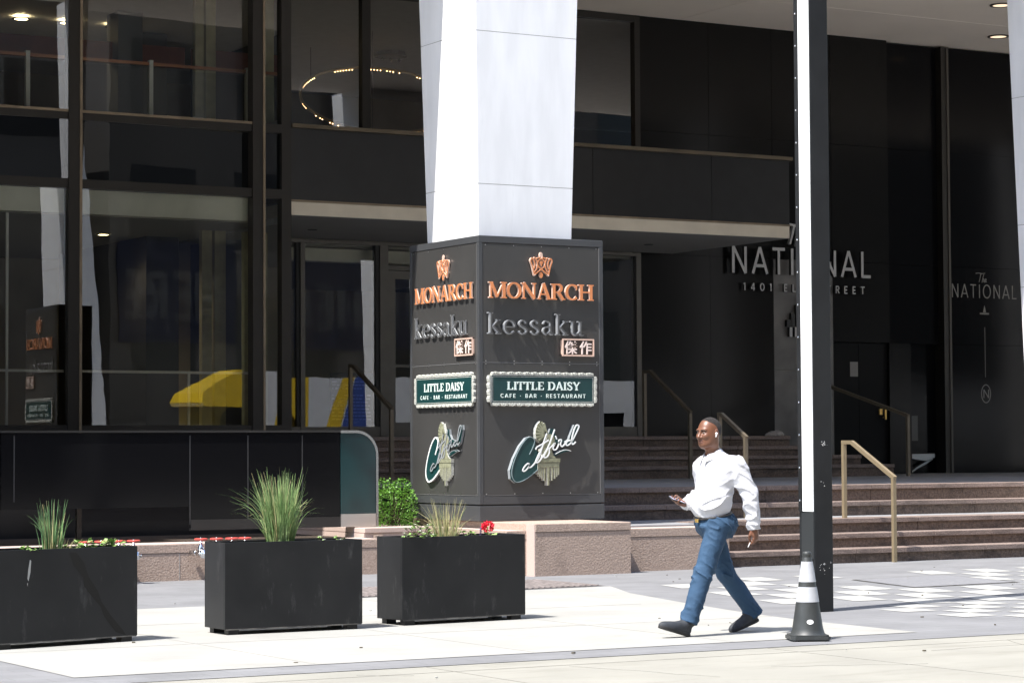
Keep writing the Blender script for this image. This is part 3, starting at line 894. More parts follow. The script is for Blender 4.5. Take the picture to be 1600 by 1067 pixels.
# serif glyphs: unit height; each returns (advance, [(pts, widths)])
def serif_glyph(ch, T, t, sw):
    S = []
    def stem(x, y0=0, y1=1, w=T, s0=True, s1=True):
        S.append(([(x, y0), (x, y1)], w))
        if s0:
            S.append(([(x-w/2-sw, y0+t*.42), (x+w/2+sw, y0+t*.42)], t*.84))
        if s1:
            S.append(([(x-w/2-sw, y1-t*.42), (x+w/2+sw, y1-t*.42)], t*.84))
    def arc(cx, cy, rx, ry, a0, a1, thick=T, thin=t):
        S.append((arcpts(cx, cy, rx, ry, a0, a1), arcw(a0, a1, thick, thin)))
    adv = .9
    if ch == 'M':
        stem(.12, w=t*1.3); stem(.92, w=T)
        S.append(([(.13, .97), (.50, .06)], T*.95)); S.append(([(.50, .06), (.90, .97)], t*1.1))
        adv = 1.08
    elif ch == 'N':
        stem(.12, w=t*1.3); stem(.78, w=t*1.3, s0=False)
        S.append(([(.11, .98), (.79, .02)], T))
        adv = .93
    elif ch == 'O':
        arc(.43, .5, .37, .46, 0, 180); arc(.43, .5, .37, .46, 180, 360)
        adv = .88
    elif ch == 'A':
        S.append(([(.10, .0), (.41, .99)], t*1.2)); S.append(([(.39, 1.0), (.74, .0)], T)); S.append(([(.2, .32), (.62, .32)], t))
        S.append(([(.0, t*.42), (.24, t*.42)], t*.84)); S.append(([(.58, t*.42), (.90, t*.42)], t*.84))
        adv = .86
    elif ch == 'R':
        stem(.16); S.append(([(.16, 1-t*.5), (.42, 1-t*.5)], t)); S.append(([(.16, .47), (.42, .47)], t))
        arc(.42, .735, .21, .225, 90, -90)
        S.append(([(.42, .48), (.74, .0)], T)); S.append(([(.62, t*.42), (.88, t*.42)], t*.84))
        adv = .86
    elif ch == 'C':
        arc(.43, .5, .36, .46, 42, 318)
        S.append(([(.70, .64), (.70, .95)], t)); adv = .82
    elif ch == 'H':
        stem(.15); stem(.77); S.append(([(.15, .52), (.77, .52)], t*1.1)); adv = .95
    elif ch == 'L':
        stem(.16); S.append(([(.16, t*.5), (.62, t*.5)], t)); S.append(([(.62, 0), (.62, .3)], t)); adv = .70
    elif ch == 'I':
        stem(.16); adv = .34
    elif ch == 'T':
        stem(.36, s1=False); S.append(([(.02, 1-t*.5), (.70, 1-t*.5)], t)); S.append(([(.03, .72), (.03, 1)], t)); S.append(([(.69, .72), (.69, 1)], t)); adv = .74
    elif ch == 'E':
        stem(.16); S.append(([(.16, t*.5), (.62, t*.5)], t)); S.append(([(.16, 1-t*.5), (.60, 1-t*.5)], t)); S.append(([(.16, .52), (.50, .52)], t))
        S.append(([(.62, 0), (.62, .28)], t)); S.append(([(.60, .74), (.60, 1)], t)); adv = .70
    elif ch == 'D':
        stem(.16); S.append(([(.16, t*.5), (.38, t*.5)], t)); S.append(([(.16, 1-t*.5), (.38, 1-t*.5)], t)); arc(.38, .5, .36, .46, 90, -90); adv = .84
    elif ch == 'S':
        p = smooth_curve([(.52, .78), (.42, .94), (.27, .955), (.12, .84), (.14, .66), (.32, .52), (.49, .38), (.53, .18), (.38, .045), (.22, .05), (.08, .22)], 4)
        n = len(p)-1
        S.append((p, [t+(T*.95-t)*math.sin(PI*k/n)**2 for k in range(n+1)]))
        S.append(([(.52, .72), (.52, .96)], t)); S.append(([(.08, .05), (.08, .3)], t)); adv = .64
    elif ch == 'Y':
        S.append(([(.10, .98), (.40, .42)], T)); S.append(([(.70, .98), (.40, .42)], t*1.1)); stem(.40, 0, .44, s1=False)
        S.append(([(-.03, 1-t*.42), (.24, 1-t*.42)], t*.84)); S.append(([(.58, 1-t*.42), (.82, 1-t*.42)], t*.84)); adv = .80
    elif ch == 'k':
        stem(.12, 0, 1.46, w=T); S.append(([(.12, .36), (.52, .95)], t)); S.append(([(.24, .52), (.56, .02)], T*.9))
        S.append(([(.40, t*.42), (.68, t*.42)], t*.84)); S.append(([(.40, .97-t*.2), (.64, .97-t*.2)], t*.84)); adv = .68
    elif ch == 'e':
        arc(.34, .48, .27, .44, 5, 180, T, t); arc(.34, .48, .27, .44, 180, 318, T, t); S.append(([(.08, .5), (.61, .5)], t)); adv = .66
    elif ch == 's':
        p = smooth_curve([(.42, .76), (.34, .92), (.22, .93), (.10, .80), (.13, .62), (.28, .50), (.42, .36), (.44, .16), (.32, .045), (.18, .05), (.06, .2)], 4)
        n = len(p)-1
        S.append((p, [t+(T*.9-t)*math.sin(PI*k/n)**2 for k in range(n+1)]))
        adv = .53
    elif ch == 'a':
        p = smooth_curve([(.08, .74), (.16, .91), (.31, .93), (.43, .80), (.44, .5), (.44, .18), (.48, .05), (.60, .06)], 4)
        n = len(p)-1
        S.append((p, [t+(T-t)*min(1, max(0, (k/n-.3)*2.5)) if k/n < .8 else t*1.3 for k in range(n+1)]))
        S.append((smooth_curve([(.43, .56), (.28, .52), (.12, .42), (.08, .22), (.17, .06), (.30, .08), (.43, .24)], 4), T*.62))
        adv = .64
    elif ch == 'u':
        S.append((smooth_curve([(.13, .95), (.13, .5), (.14, .2), (.24, .06), (.38, .08), (.52, .26)], 4), T*.9)); stem(.54, 0, .96, s0=False, s1=False)
        S.append(([(.0, .95), (.2, .95)], t*.84)); S.append(([(.41, .95), (.62, .95)], t*.84)); S.append(([(.5, t*.42), (.72, t*.42)], t*.84)); adv = .72
    elif ch == ' ':
        adv = .34
    return adv, S
def serif_text(g, text, fr, u0, u1, z0, h, d0, d1, T=.17, t=.075, sw=.06, track=.0, mi=0, mside=1):
    glyphs = [serif_glyph(ch, T, t, sw) for ch in text]
    tot = sum(a for a, _ in glyphs)+track*(len(text)-1)
    sx = (u1-u0)/tot
    x = 0
    i = 0
    for a, S in glyphs:
        for pts, w in S:
            # widths are scaled by the height; x by the fitted advance
            P = [(u0+(x+p[0])*sx, z0+p[1]*h) for p in pts]
            W = [v*h for v in w] if isinstance(w, list) else w*h
            g.stroke(P, W, fr, d0, d1+(i % 7)*.0005, mi, mside)
            i += 1
        x += a+track
    return g
def sans_glyph(ch):
    L = {'N': (.84, [[(.1, 0), (.1, 1)], [(.1, 1), (.74, 0)], [(.74, 0), (.74, 1)]]),
         'A': (.84, [[(.04, 0), (.42, 1)], [(.42, 1), (.80, 0)], [(.17, .3), (.67, .3)]]),
         'T': (.70, [[(.35, 0), (.35, .96)], [(.02, .96), (.68, .96)]]),
         'I': (.26, [[(.13, 0), (.13, 1)]]),
         'O': (.98, [arcpts(.49, .5, .41, .48, 0, 360, 28)]),
         'L': (.60, [[(.1, 0), (.1, 1)], [(.1, .04), (.56, .04)]]),
         'H': (.80, [[(.1, 0), (.1, 1)], [(.7, 0), (.7, 1)], [(.1, .5), (.7, .5)]]),
         'E': (.60, [[(.1, 0), (.1, 1)], [(.1, .05), (.54, .05)], [(.1, .95), (.54, .95)], [(.1, .5), (.48, .5)]]),
         'R': (.66, [[(.1, 0), (.1, 1)], [(.1, .95), (.34, .95)]+arcpts(.34, .72, .22, .23, 90, -90, 8)+[(.1, .49)], [(.32, .49), (.6, 0)]]),
         'S': (.60, [smooth_curve([(.52, .82), (.40, .95), (.2, .93), (.1, .76), (.2, .58), (.42, .44), (.5, .24), (.38, .05), (.18, .05), (.06, .2)], 4)]),
         'M': (.95, [[(.1, 0), (.1, 1)], [(.1, 1), (.47, .2)], [(.47, .2), (.85, 1)], [(.85, 1), (.85, 0)]]),
         'C': (.78, [arcpts(.45, .5, .36, .46, 45, 315, 16)]),
         'F': (.58, [[(.1, 0), (.1, 1)], [(.1, .95), (.54, .95)], [(.1, .5), (.48, .5)]]),
         'B': (.64, [[(.1, 0), (.1, 1)], [(.1, .95), (.34, .95)]+arcpts(.34, .74, .18, .21, 90, -90, 8)+[(.1, .53)], [(.1, .53), (.36, .53)]+arcpts(.36, .29, .2, .24, 90, -90, 8)+[(.1, .05)]]),
         'U': (.74, [[(.1, 1), (.1, .35)]+arcpts(.37, .33, .27, .29, 180, 360, 10)+[(.64, 1)]]),
         'W': (1.1, [[(.04, 1), (.3, 0)], [(.3, 0), (.55, .9)], [(.55, .9), (.8, 0)], [(.8, 0), (1.06, 1)]]),
         '1': (.44, [[(.26, 0), (.26, 1)], [(.26, .98), (.08, .8)]]),
         '4': (.66, [[(.46, 0), (.46, 1)], [(.46, .98), (.05, .28)], [(.05, .28), (.62, .28)]]),
         '0': (.74, [arcpts(.37, .5, .28, .46, 0, 360, 20)]),
         '.': (.42, [[(.12, .45), (.24, .45)]]), ' ': (.36, [])}
    return L[ch]
def sans_text(g, text, fr, u0, u1, z0, h, d0, d1, w=.1, track=.2, mi=0, mside=None):
    gl = [sans_glyph(ch) for ch in text]
    tot = sum(a for a, _ in gl)+track*(len(text)-1)
    sx = (u1-u0)/tot
    x, i = 0, 0
    for a, S in gl:
        for pts in S:
            P = [(u0+(x+p[0])*sx, z0+p[1]*h) for p in pts]
            g.stroke(P, w*h, fr, d0, d1+(i % 6)*.0004, mi, mside)
            i += 1
        x += a+track
    return g
def text_mesh(body, fr, u0, u1, z0, z1, d0, d1, parent, name, mats):
    """built-in font, used for the two kanji characters"""
    cu = bpy.data.curves.new('text', 'FONT')
    cu.body = body
    cu.extrude = .5
    cu.offset = .012
    to = bpy.data.objects.new('text', cu)
    COL.objects.link(to)
    dg_ = bpy.context.evaluated_depsgraph_get()
    me = bpy.data.meshes.new_from_object(to.evaluated_get(dg_))
    bpy.data.objects.remove(to)
    co = [v.co.copy() for v in me.vertices]
    x0, x1 = min(c_.x for c_ in co), max(c_.x for c_ in co)
    y0, y1 = min(c_.y for c_ in co), max(c_.y for c_ in co)
    g = G()
    g.v = [tuple(fr(u0+(p.x-x0)/(x1-x0)*(u1-u0), z0+(p.y-y0)/(y1-y0)*(z1-z0), d0+(p.z+.5)*(d1-d0))) for p in co]
    for f in me.polygons:
        g.f.append(tuple(f.vertices))
        g.m.append(0)
    bpy.data.meshes.remove(me)
    bpy.data.curves.remove(cu)
    return obj(name, g, mats, parent)

# ------------------------------------------------------------ charcoal sign box round the column
sb = thing('sign_box', 'tall charcoal sign box wrapped round the white column, with restaurant names on its faces', 'sign', (16.07, 27.9, .64))
X0, X1, Y0, Y1 = 15.15, 17.005, 27.0, 28.88
bxg = G()
bxg.box(X0+.03, X1-.03, Y0+.03, Y1-.03, .645, 4.20)
obj('core_box', bxg, 'int_dark', sb)
bxg = G().bbox(X0, X1, Y0, Y1, 4.165, 4.255, .006)
obj('top_cap', bxg, 'panel_edge', sb)
bxg = G().bbox(X0, X1, Y0, Y1, .645, .835, .006)
obj('base_band', bxg, 'panel_edge', sb)
for x, y in ((X0, Y0), (X1-.055, Y0), (X0, Y1-.055), (X1-.055, Y1-.055)):
    obj('corner_trim', G().bbox(x, x+.055, y, y+.055, .856, 4.164, .005), 'panel_edge', sb)
obj('bottom_trim', G().box(X0+.056, X1-.056, Y0+.002, Y0+.05, .856, .955), 'panel_edge', sb)
obj('bottom_trim', G().box(X0+.002, X0+.05, Y0+.056, Y1-.056, .856, .955), 'panel_edge', sb)
FR_F = frame((X0, Y0, 0), (1, 0, 0), (0, -1, 0))
FR_L = frame((X0, Y1, 0), (0, -1, 0), (-1, 0, 0))
def face_panels(fr, w):
    g = G()
    for z0, z1 in ((.962, 2.643), (2.652, 4.158)):
        g.prism([(.057, z0), (w-.057, z0), (w-.057, z1), (.057, z1)], fr, -.04, -.006)
    o = obj('face_panel', g, 'panel', sb)
    r = G()
    for z in (.985, 2.63, 2.668, 4.14):
        for k in range(5):
            u = .1+(w-.2)*k/4
            r.prism([(u-.006, z-.006), (u+.006, z-.006), (u+.006, z+.006), (u-.006, z+.006)], fr, -.007, -.003)
    obj('rivet', r, 'steel', o)
    e = G()
    e.stroke([(w-.06, .962), (w-.06, 2.643)], .006, fr, -.03, -.002)
    e.stroke([(w-.06, 2.652), (w-.06, 4.158)], .006, fr, -.03, -.002)
    e.stroke([(.057, .965), (w-.057, .965)], .005, fr, -.03, -.002)
    e.stroke([(.057, 2.6475), (w-.057, 2.6475)], .007, fr, -.03, -.004)
    obj('panel_rim', e, mat('panel_rim', (.16, .16, .16), .4), o)
face_panels(FR_F, X1-X0)
face_panels(FR_L, Y1-Y0)

def sign_face(fr, left=False):
    # crown
    g = G()
    cu, cz = .915, 3.76
    k = .295
    S = lambda pts: [(cu+p[0]*k, cz+p[1]*k) for p in smooth_curve(pts, 5)]
    d0, d1 = .02, .075
    w = .0165
    for s_ in (-1, 1):
        g.stroke(S([(s_*-.02, .78), (s_*-.19, .60), (s_*-.14, .42), (s_*.12, .22), (s_*.36, .05)]), w, fr, d0, d1+.0006*(s_+1), 0, 1)
        g.stroke(S([(s_*-.36, .05), (s_*-.46, .44), (s_*-.54, .66), (s_*-.47, .77), (s_*-.38, .68), (s_*-.33, .50), (s_*-.38, .30)]), w, fr, d0, d1+.0018, 0, 1)
        g.stroke(S([(s_*-.36, .16), (s_*-.24, .30), (s_*-.19, .55), (s_*-.28, .76), (s_*-.36, .80)]), w*.9, fr, d0, d1+.0024, 0, 1)
        g.stroke(S([(s_*-.05, .82), (s_*-.20, .78), (s_*-.28, .74)]), w*.8, fr, d0, d1+.003, 0, 1)
        g.stroke(S([(s_*-.38, .02), (s_*-.30, .06)]), w*.9, fr, d0, d1+.0036, 1, 1)
    g.prism([(cu, cz+k*.40), (cu+.05*k, cz+k*.52), (cu+.09*k, cz+k*.60), (cu, cz+k*.68), (cu-.09*k, cz+k*.60), (cu-.05*k, cz+k*.52)], fr, d0, d1, 0, 1)
    g.prism([(cu+.036*math.cos(a)*.7, cz+k*.90+.042*math.sin(a)) for a in [2*PI*j/12 for j in range(12)]], fr, d0, d1-.01, 1, 1)
    g.prism([(cu+.035*math.cos(a)*.7, cz+k*.05+.04*math.sin(a)) for a in [2*PI*j/12 for j in range(12)]], fr, d0, d1-.01, 0, 1)
    obj('crown_emblem', g, ['copper', 'copper_side'], sb)
    g = G()
    serif_text(g, 'MONARCH', fr, .140, 1.70, 3.463, .205, .03, .085, T=.215, t=.085, sw=.075, track=.035)
    obj('raised_lettering', g, ['copper', 'copper_side'], sb)
    g = G()
    serif_text(g, 'kessaku', fr, .135, 1.55, 3.012, .185, .03, .085, T=.135, t=.065, sw=.05, track=.10)
    lo = obj('raised_lettering', g, ['pewter', 'silver_side'], sb)
    # silver outlines a hair wider, behind the faces
    g = G()
    serif_text(g, 'kessaku', fr, .125, 1.54, 3.008, .187, .03, .079, T=.165, t=.092, sw=.055, track=.10, mi=1, mside=1)
    obj('letter_edge', g, ['pewter', 'silver_side'], lo)
    # plaque
    pl = G()
    a, b, z0, z1 = 1.222, 1.70, 2.742, 2.965
    pl.prism([(a, z0), (b, z0), (b, z1), (a, z1)], fr, .0, .06)
    po = obj('plaque', pl, 'plaque_bg', sb)
    fg_ = G()
    for (p, q) in (((a, z0+.008), (b, z0+.008)), ((a, z1-.008), (b, z1-.008))):
        fg_.stroke([p, q], .018, fr, .0, .085)
    for (p, q) in (((a+.008, z0+.017), (a+.008, z1-.017)), ((b-.008, z0+.017), (b-.008, z1-.017))):
        fg_.stroke([p, q], .018, fr, .0, .085)
    obj('plaque_frame', fg_, 'copper_side', po)
    text_mesh('\u5091', fr, a+.035, a+.222, z0+.026, z1-.026, .06, .080, po, 'character', 'pink_white')
    text_mesh('\u4f5c', fr, a+.262, b-.035, z0+.026, z1-.026, .06, .080, po, 'character', 'pink_white')
    # name board with scalloped edging
    a, b, z0, z1 = .170, 1.688, 2.140, 2.482
    bd = G()
    bd.prism([(a, z0), (b, z0), (b, z1), (a, z1)], fr, .0, .085, 0, 1)
    bo = obj('name_board', bd, ['teal', 'teal_edge'], sb)
    ln = G()
    i_ = .014
    for (p, q) in (((a+i_, z0+i_), (b-i_, z0+i_)), ((a+i_, z1-i_), (b-i_, z1-i_))):
        ln.stroke([p, q], .006, fr, .08, .087)
    for (p, q) in (((a+i_, z0+i_+.004), (a+i_, z1-i_-.004)), ((b-i_, z0+i_+.004), (b-i_, z1-i_-.004))):
        ln.stroke([p, q], .006, fr, .08, .087)
    obj('board_line', ln, 'scroll', bo)
    sc_ = G()
    n = 13
    def scroll(cx, cz, horiz, sgn):
        L_ = (b-a)/n*.5 if horiz else (z1-z0)/4*.5
        P = (lambda t_, h_: (cx+t_, cz+sgn*h_)) if horiz else (lambda t_, h_: (cx+sgn*h_, cz+t_))
        sc_.stroke([P(-L_*.98, -.012), P(L_*.98, -.012)], .016, fr, .0, .092)
        for o_, r_ in ((-L_*.5, .017), (L_*.12, .022), (L_*.66, .014)):
            sc_.prism([P(o_+r_*1.15*math.cos(t_), .006+r_*math.sin(t_)) for t_ in [2*PI*q_/9 for q_ in range(9)]], fr, .0, .098+o_*.05)
            sc_.stroke([P(o_+r_*.6*math.cos(t_), .006+r_*.55*math.sin(t_)) for t_ in [q_*.8 for q_ in range(6)]], .006, fr, .096, .108+o_*.04)
    for j in range(n):
        u = a+(b-a)*(j+.5)/n
        scroll(u, z1+.022, True, 1)
        scroll(u, z0-.022, True, -1)
    for j in range(4):
        z = z0+(z1-z0)*(j+.5)/4
        scroll(a-.022, z, False, -1)
        scroll(b+.022, z, False, 1)
    obj('scroll_border', sc_, 'scroll', bo)
    g = G()
    serif_text(g, 'LITTLE DAISY', fr, .395, 1.478, 2.302, .104, .085, .094, T=.23, t=.10, sw=.05, track=.05)
    obj('lettering', g, ['pale_green', 'pale_green'], bo)
    g = G()
    sans_text(g, 'CAFE . BAR . RESTAURANT', fr, .297, 1.562, 2.203, .048, .085, .092, w=.17, track=.34)
    obj('lettering', g, ['pale_green'], bo)
    # winged emblem with script
    q = lambda a_, b_: (.2806+.001163*a_, 2.0103-.000996*b_)
    Q = lambda L_: [q(*p) for p in L_]
    oval = Q([(390, 300), (330, 318), (250, 420), (170, 580), (122, 730), (130, 840), (190, 893), (290, 872), (400, 800), (470, 730), (500, 600), (455, 450), (442, 340)])
    g = G().prism(oval, fr, .0, .10, 0, 1)
    eo = obj('winged_emblem', g, ['teal', 'teal_edge'], sb)
    g = G()
    g.prism(Q([(880, 345), (830, 375), (815, 425), (870, 425), (940, 385), (1000, 210), (990, 150), (950, 150), (915, 240)]), fr, .0, .095, 0, 1)
    g.prism(Q([(640, 200), (600, 330), (700, 400), (815, 380), (815, 345), (740, 330), (700, 270), (690, 200)]), fr, .0, .093, 0, 1)
    g.prism(Q([(672, 540), (760, 480), (840, 462), (900, 485), (830, 500), (700, 555)]), fr, .0, .09, 0, 1)
    obj('script_backing', g, ['teal', 'teal_edge'], eo)
    # wing fan
    g = G()
    outl = [(505, 108), (470, 150), (450, 210), (446, 270), (455, 330), (500, 385), (555, 345), (604, 255), (560, 128), (535, 140)]
    g.prism(Q(outl), fr, .0, .115, 0, 1)
    wo = obj('wing', g, ['sage_dark', 'scroll'], eo)
    g = G()
    for e_ in ((520, 118), (488, 138), (466, 172), (453, 215), (450, 262), (456, 312), (478, 350)):
        g.stroke(Q([(585, 268), e_]), [.012, .030], fr, .11, .124)
    g.stroke(Q([(592, 262), (552, 138)]), [.012, .030], fr, .11, .1245)
    obj('feather', g, 'sage', wo)
    g = G()
    g.prism(Q([(600, 268), (640, 272), (672, 300), (690, 345), (682, 400), (660, 440), (650, 480), (668, 540), (705, 580), (520, 580), (532, 530), (512, 490), (520, 440), (560, 390), (585, 330)]), fr, .0, .125, 0, 1)
    g.prism(Q([(552, 405), (575, 396), (580, 425), (560, 432)]), fr, .125, .135)
    obj('figure', g, ['sage', 'scroll'], eo)
    g = G()
    g.prism(Q([(452, 584), (755, 584), (752, 634), (454, 634)]), fr, .0, .135, 0, 1)
    g.prism(Q([(468, 640), (748, 640), (742, 690), (474, 700)]), fr, .0, .125, 0, 1)
    for a_, b_, w_ in ((480, 790, .016), (502, 815, .018), (526, 840, .020), (556, 868, .024), (603, 930, .034), (652, 868, .024), (688, 845, .020), (716, 820, .018), (738, 795, .016)):
        g.stroke(Q([(a_, 690), (a_, b_)]), [w_*1.25, w_*.75], fr, .0, .12+.0004*(a_ % 5), 0, 1)
    for a_ in range(470, 745, 28):
        g.stroke(Q([(a_, 632), (a_+26, 588)]), .005, fr, .135, .139)
        g.stroke(Q([(a_+26, 632), (a_, 588)]), .005, fr, .135, .1395)
    g.prism(Q([(486, 700), (735, 700), (700, 800), (603, 880), (520, 800)]), fr, .0, .07, 2, 2)
    obj('corbel', g, ['sage', 'scroll', 'sage_dark'], eo)
    g = G()
    wz = .017
    for idx, st in enumerate((
            [(370, 530), (418, 430), (436, 355), (400, 312), (345, 322), (265, 420), (190, 575), (148, 720), (152, 820), (200, 880), (290, 862), (400, 790), (490, 712)],)):
        g.stroke(Q(smooth_curve(st, 5)), .020 if left else .009, fr, .09, .114)
    obj('initial_outline', g, 'sign_white' if left else 'c_line', eo)
    g = G()
    for idx, st in enumerate((
            [(362, 655), (335, 646), (292, 690), (272, 733), (296, 740), (340, 700), (366, 650), (350, 690), (378, 690), (430, 636), (480, 560), (540, 380), (580, 262)],
            [(440, 470), (452, 440), (520, 400), (606, 348)],
            [(490, 500), (445, 600), (438, 630), (470, 628), (515, 575), (600, 430), (682, 212)],
            [(600, 440), (548, 540), (548, 572), (584, 560), (612, 510), (610, 462), (640, 430), (688, 388), (660, 440), (668, 472), (704, 462), (738, 392)],
            [(708, 338), (690, 296)],
            [(730, 372), (740, 348), (768, 346), (756, 400), (772, 432), (802, 410), (838, 368), (884, 350)],
            [(884, 352), (842, 366), (826, 408), (852, 414), (902, 366), (988, 196), (984, 158), (956, 166), (926, 236), (900, 350), (912, 404), (952, 372)],
            [(690, 528), (760, 490), (828, 474), (890, 490)])):
        g.stroke(Q(smooth_curve(st, 5)), wz if idx < 7 else .007, fr, .137, .146+.0006*idx)
    obj('script_lettering', g, 'teal_edge' if left else 'sign_white', eo)
sign_face(frame((X0-.018, Y0, 0), (1, 0, 0), (0, -1, 0), .6))
sign_face(frame((X0, Y1-.058, 0), (0, -1, 0), (-1, 0, 0), .34), True)

# ------------------------------------------------------------ hotel wall sign and door lettering
FR_W = frame((0, YD, 0), (1, 0, 0), (0, -1, 0))
ns = thing('wall_sign', 'large grey raised letters on the black wall giving the hotel name and street address', 'sign', (29.8, 40, 5))
g = G()
sans_text(g, 'NATIONAL', FR_W, 28.10, 31.60, 5.02, .53, .10, .17, w=.115, track=.24, mi=0, mside=1)
obj('large_lettering', g, ['wall_letter', 'black_side'], ns)
g = G()
sans_text(g, '1401 ELM STREET', FR_W, 28.43, 31.48, 4.685, .15, .05, .10, w=.17, track=.75, mi=0, mside=1)
obj('address_lettering', g, ['wall_letter', 'black_side'], ns)
g = G()
th = lambda L_, o_=(0, 0), s_=1: [(o_[0]+p[0]*s_, o_[1]+p[1]*s_) for p in smooth_curve(L_, 4)]
def the_script(g, u, z, s, fr, d0, d1, w):
    g.stroke(th([(0, .95), (.4, 1.0), (.9, .95), (1.3, 1.0)], (u, z), s), w, fr, d0, d1)
    g.stroke(th([(.72, .95), (.6, .5), (.45, .05)], (u, z), s), w, fr, d0, d1+.001)
    g.stroke(th([(1.1, .9), (.95, .4), (.85, .0), (1.0, .35), (1.12, .38), (1.1, .1), (1.2, .05)], (u, z), s), w, fr, d0, d1+.002)
    g.stroke(th([(1.22, .15), (1.42, .28), (1.38, .4), (1.26, .3), (1.28, .08), (1.5, .12)], (u, z), s), w, fr, d0, d1+.003)
the_script(g, 29.35, 5.62, .42, FR_W, .10, .17, .045)
obj('script_lettering', g, ['wall_letter', 'black_side'], ns)
g = G()
for k, (x, h) in enumerate(((29.55, .14), (29.66, .28), (29.78, .44), (29.90, .62), (30.02, .80), (30.14, .62), (30.26, .44), (30.38, .28), (30.49, .14))):
    g.prism([(x-.045, 3.98), (x+.045, 3.98), (x+.045, 3.98+h), (x-.045, 3.98+h)], FR_W, .02, .09, 1, 1)
for k in range(7):
    x = 29.6+k*.13
    g.prism([(x-.035, 3.78), (x+.035, 3.78), (x+.035, 3.97), (x-.035, 3.97)], FR_W, .02, .095, 0, 1)
obj('skyline_emblem', g, ['wall_letter', 'black_side'], ns)
ds = thing('glass_lettering', 'pale hotel name and circled letter on the dark glass wall beside the right column', 'sign', (34.8, 40, 4))
FR_G = frame((0, YD+.05, 0), (1, 0, 0), (0, -1, 0))
g = G()
sans_text(g, 'NATIONAL', FR_G, 33.90, 35.70, 4.70, .285, .002, .005, w=.085, track=.24)
obj('name_lettering', g, 'decal', ds)
g = G()
the_script(g, 34.57, 5.03, .20, FR_G, .002, .005, .016)
obj('script_lettering', g, 'decal', ds)
g = G()
g.stroke([(34.67, 4.37), (34.92, 4.37)], .035, FR_G, .002, .005)
g.prism([(34.76, 4.40), (34.84, 4.40), (34.80, 4.55)], FR_G, .002, .004)
g.stroke([(34.80, 3.02), (34.80, 4.08)], .012, FR_G, .002, .005)
obj('line_ornament', g, 'decal', ds)
g = G()
g.stroke(arcpts(34.81, 2.67, .125, .19, 0, 360, 30), .02, FR_G, .002, .005)
sans_text(g, 'N', FR_G, 34.73, 34.90, 2.58, .18, .002, .006, w=.12)
obj('circled_letter', g, 'decal', ds)

# ------------------------------------------------------------ handrails
def handrail(label, x, yl, zl, yu, zu, hl, hu, flat, w, m, name='handrail'):
    t = thing(name, label, 'handrail', (x, yl, zl))
    obj('post', G().bar((x, yl, zl), (x, yl, hl-.001), w, w, (1, 0, 0)), m, t)
    obj('post', G().bar((x, yu, zu), (x, yu, hu-w/2-.001), w, w, (1, 0, 0)), m, t)
    g = G()
    g.bar((x, yu+w*.5, hu), (x, yu-flat, hu), w*1.02, w)
    g.bar((x, yu-flat-.001, hu), (x, yl-w*.55, hl), w*1.01, w*1.02)
    obj('rail', g, m, t)
    return t
handrail('sunlit bronze handrail on the lowest steps beside the black pole', 21.1, 26.17, 0, 27.25, .57, 1.13, 1.62, .18, .052, 'rail')
handrail('shaded bronze handrail on the middle steps just right of the man', 20.05, 28.12, .57, 28.75, 1.0, 1.69, 2.03, .05, .050, 'rail_shaded')
handrail('shaded bronze handrail on the upper steps just left of the man', 25.15, 37.0, 1.0, 38.5, 1.775, 2.19, 2.98, .2, .060, 'rail_shaded')
handrail('shaded bronze handrail on the upper steps left of the sign box', 19.05, 37.0, 1.0, 38.55, 1.775, 2.23, 3.02, .1, .060, 'rail_shaded')
handrail('shaded bronze handrail at the right end of the upper steps before the side door', 29.95, 36.7, 1.0, 39.3, 1.0, 2.14, 2.76, .2, .06, 'rail_shaded')
bd_ = thing('cloth_bundle', 'small crumpled grey bundle left on the top step', 'bundle', (28.15, 38.55, 1.775))
g = G()
for k, (dx, dy, r) in enumerate(((-.1, 0, .05), (0, .02, .075), (.1, 0, .085))):
    g.lathe((28.1+dx, 38.5+dy, 1.776), [(r*1.5, 0), (r*1.6, r*.4), (r*1.1, r*1.0), (r*.35, r*1.3)], 9)
obj('fold', g, 'cloth_grey', bd_, True)

# ------------------------------------------------------------ planters
def planter(label, loc, rz, w=1.31):
    t = thing('planter_box', label, 'planter', loc, rz, 'black steel planters along the sidewalk')
    mw = t.matrix_basis
    d, z0, z1, th_ = .42, .05, .778, .02
    g = G()
    for (a, b, c_, e) in ((0, w, 0, th_), (0, w, d-th_, d), (0, th_, th_, d-th_), (w-th_, w, th_, d-th_)):
        g.bbox(a, b, c_, e, z0, z1, .004)
    g.box(th_, w-th_, th_, d-th_, z0+.02, z0+.03)
    def loc_obj(n, g_, m, p=None):
        g_.v = [tuple(mw @ Vector(v)) for v in g_.v]
        return obj(n, g_, m, p or t)
    loc_obj('box', g, 'black_steel')
    loc_obj('soil', G().box(th_+.002, w-th_-.002, th_+.002, d-th_-.002, .60, .69), 'soil')
    e = G().box(.01, w-.01, -.002, .006, z0-.006, z0+.004)
    loc_obj('worn_edge', e, 'bare_edge')
    for x in (.09, w-.09):
        for y in (.06, d-.06):
            loc_obj('foot', G().box(x-.05, x+.05, y-.04, y+.04, .001, z0+.019), 'black_steel')
    return t
P3 = planter('black steel planter in front of the sign box, with a red flower', (10.01, 19.24, 0), R(5.3), 1.333)
P2 = planter('black steel planter holding the tall green grass', (8.26, 19.10, 0), R(1.0), 1.30)
P1 = planter('black steel planter at the left edge of the photo', (6.14, 18.67, 0), R(12.2), 1.31)
def on_front(t, pts, off):
    return [t.matrix_basis @ Vector((x, -off, z)) for x, z in pts]
g = G()
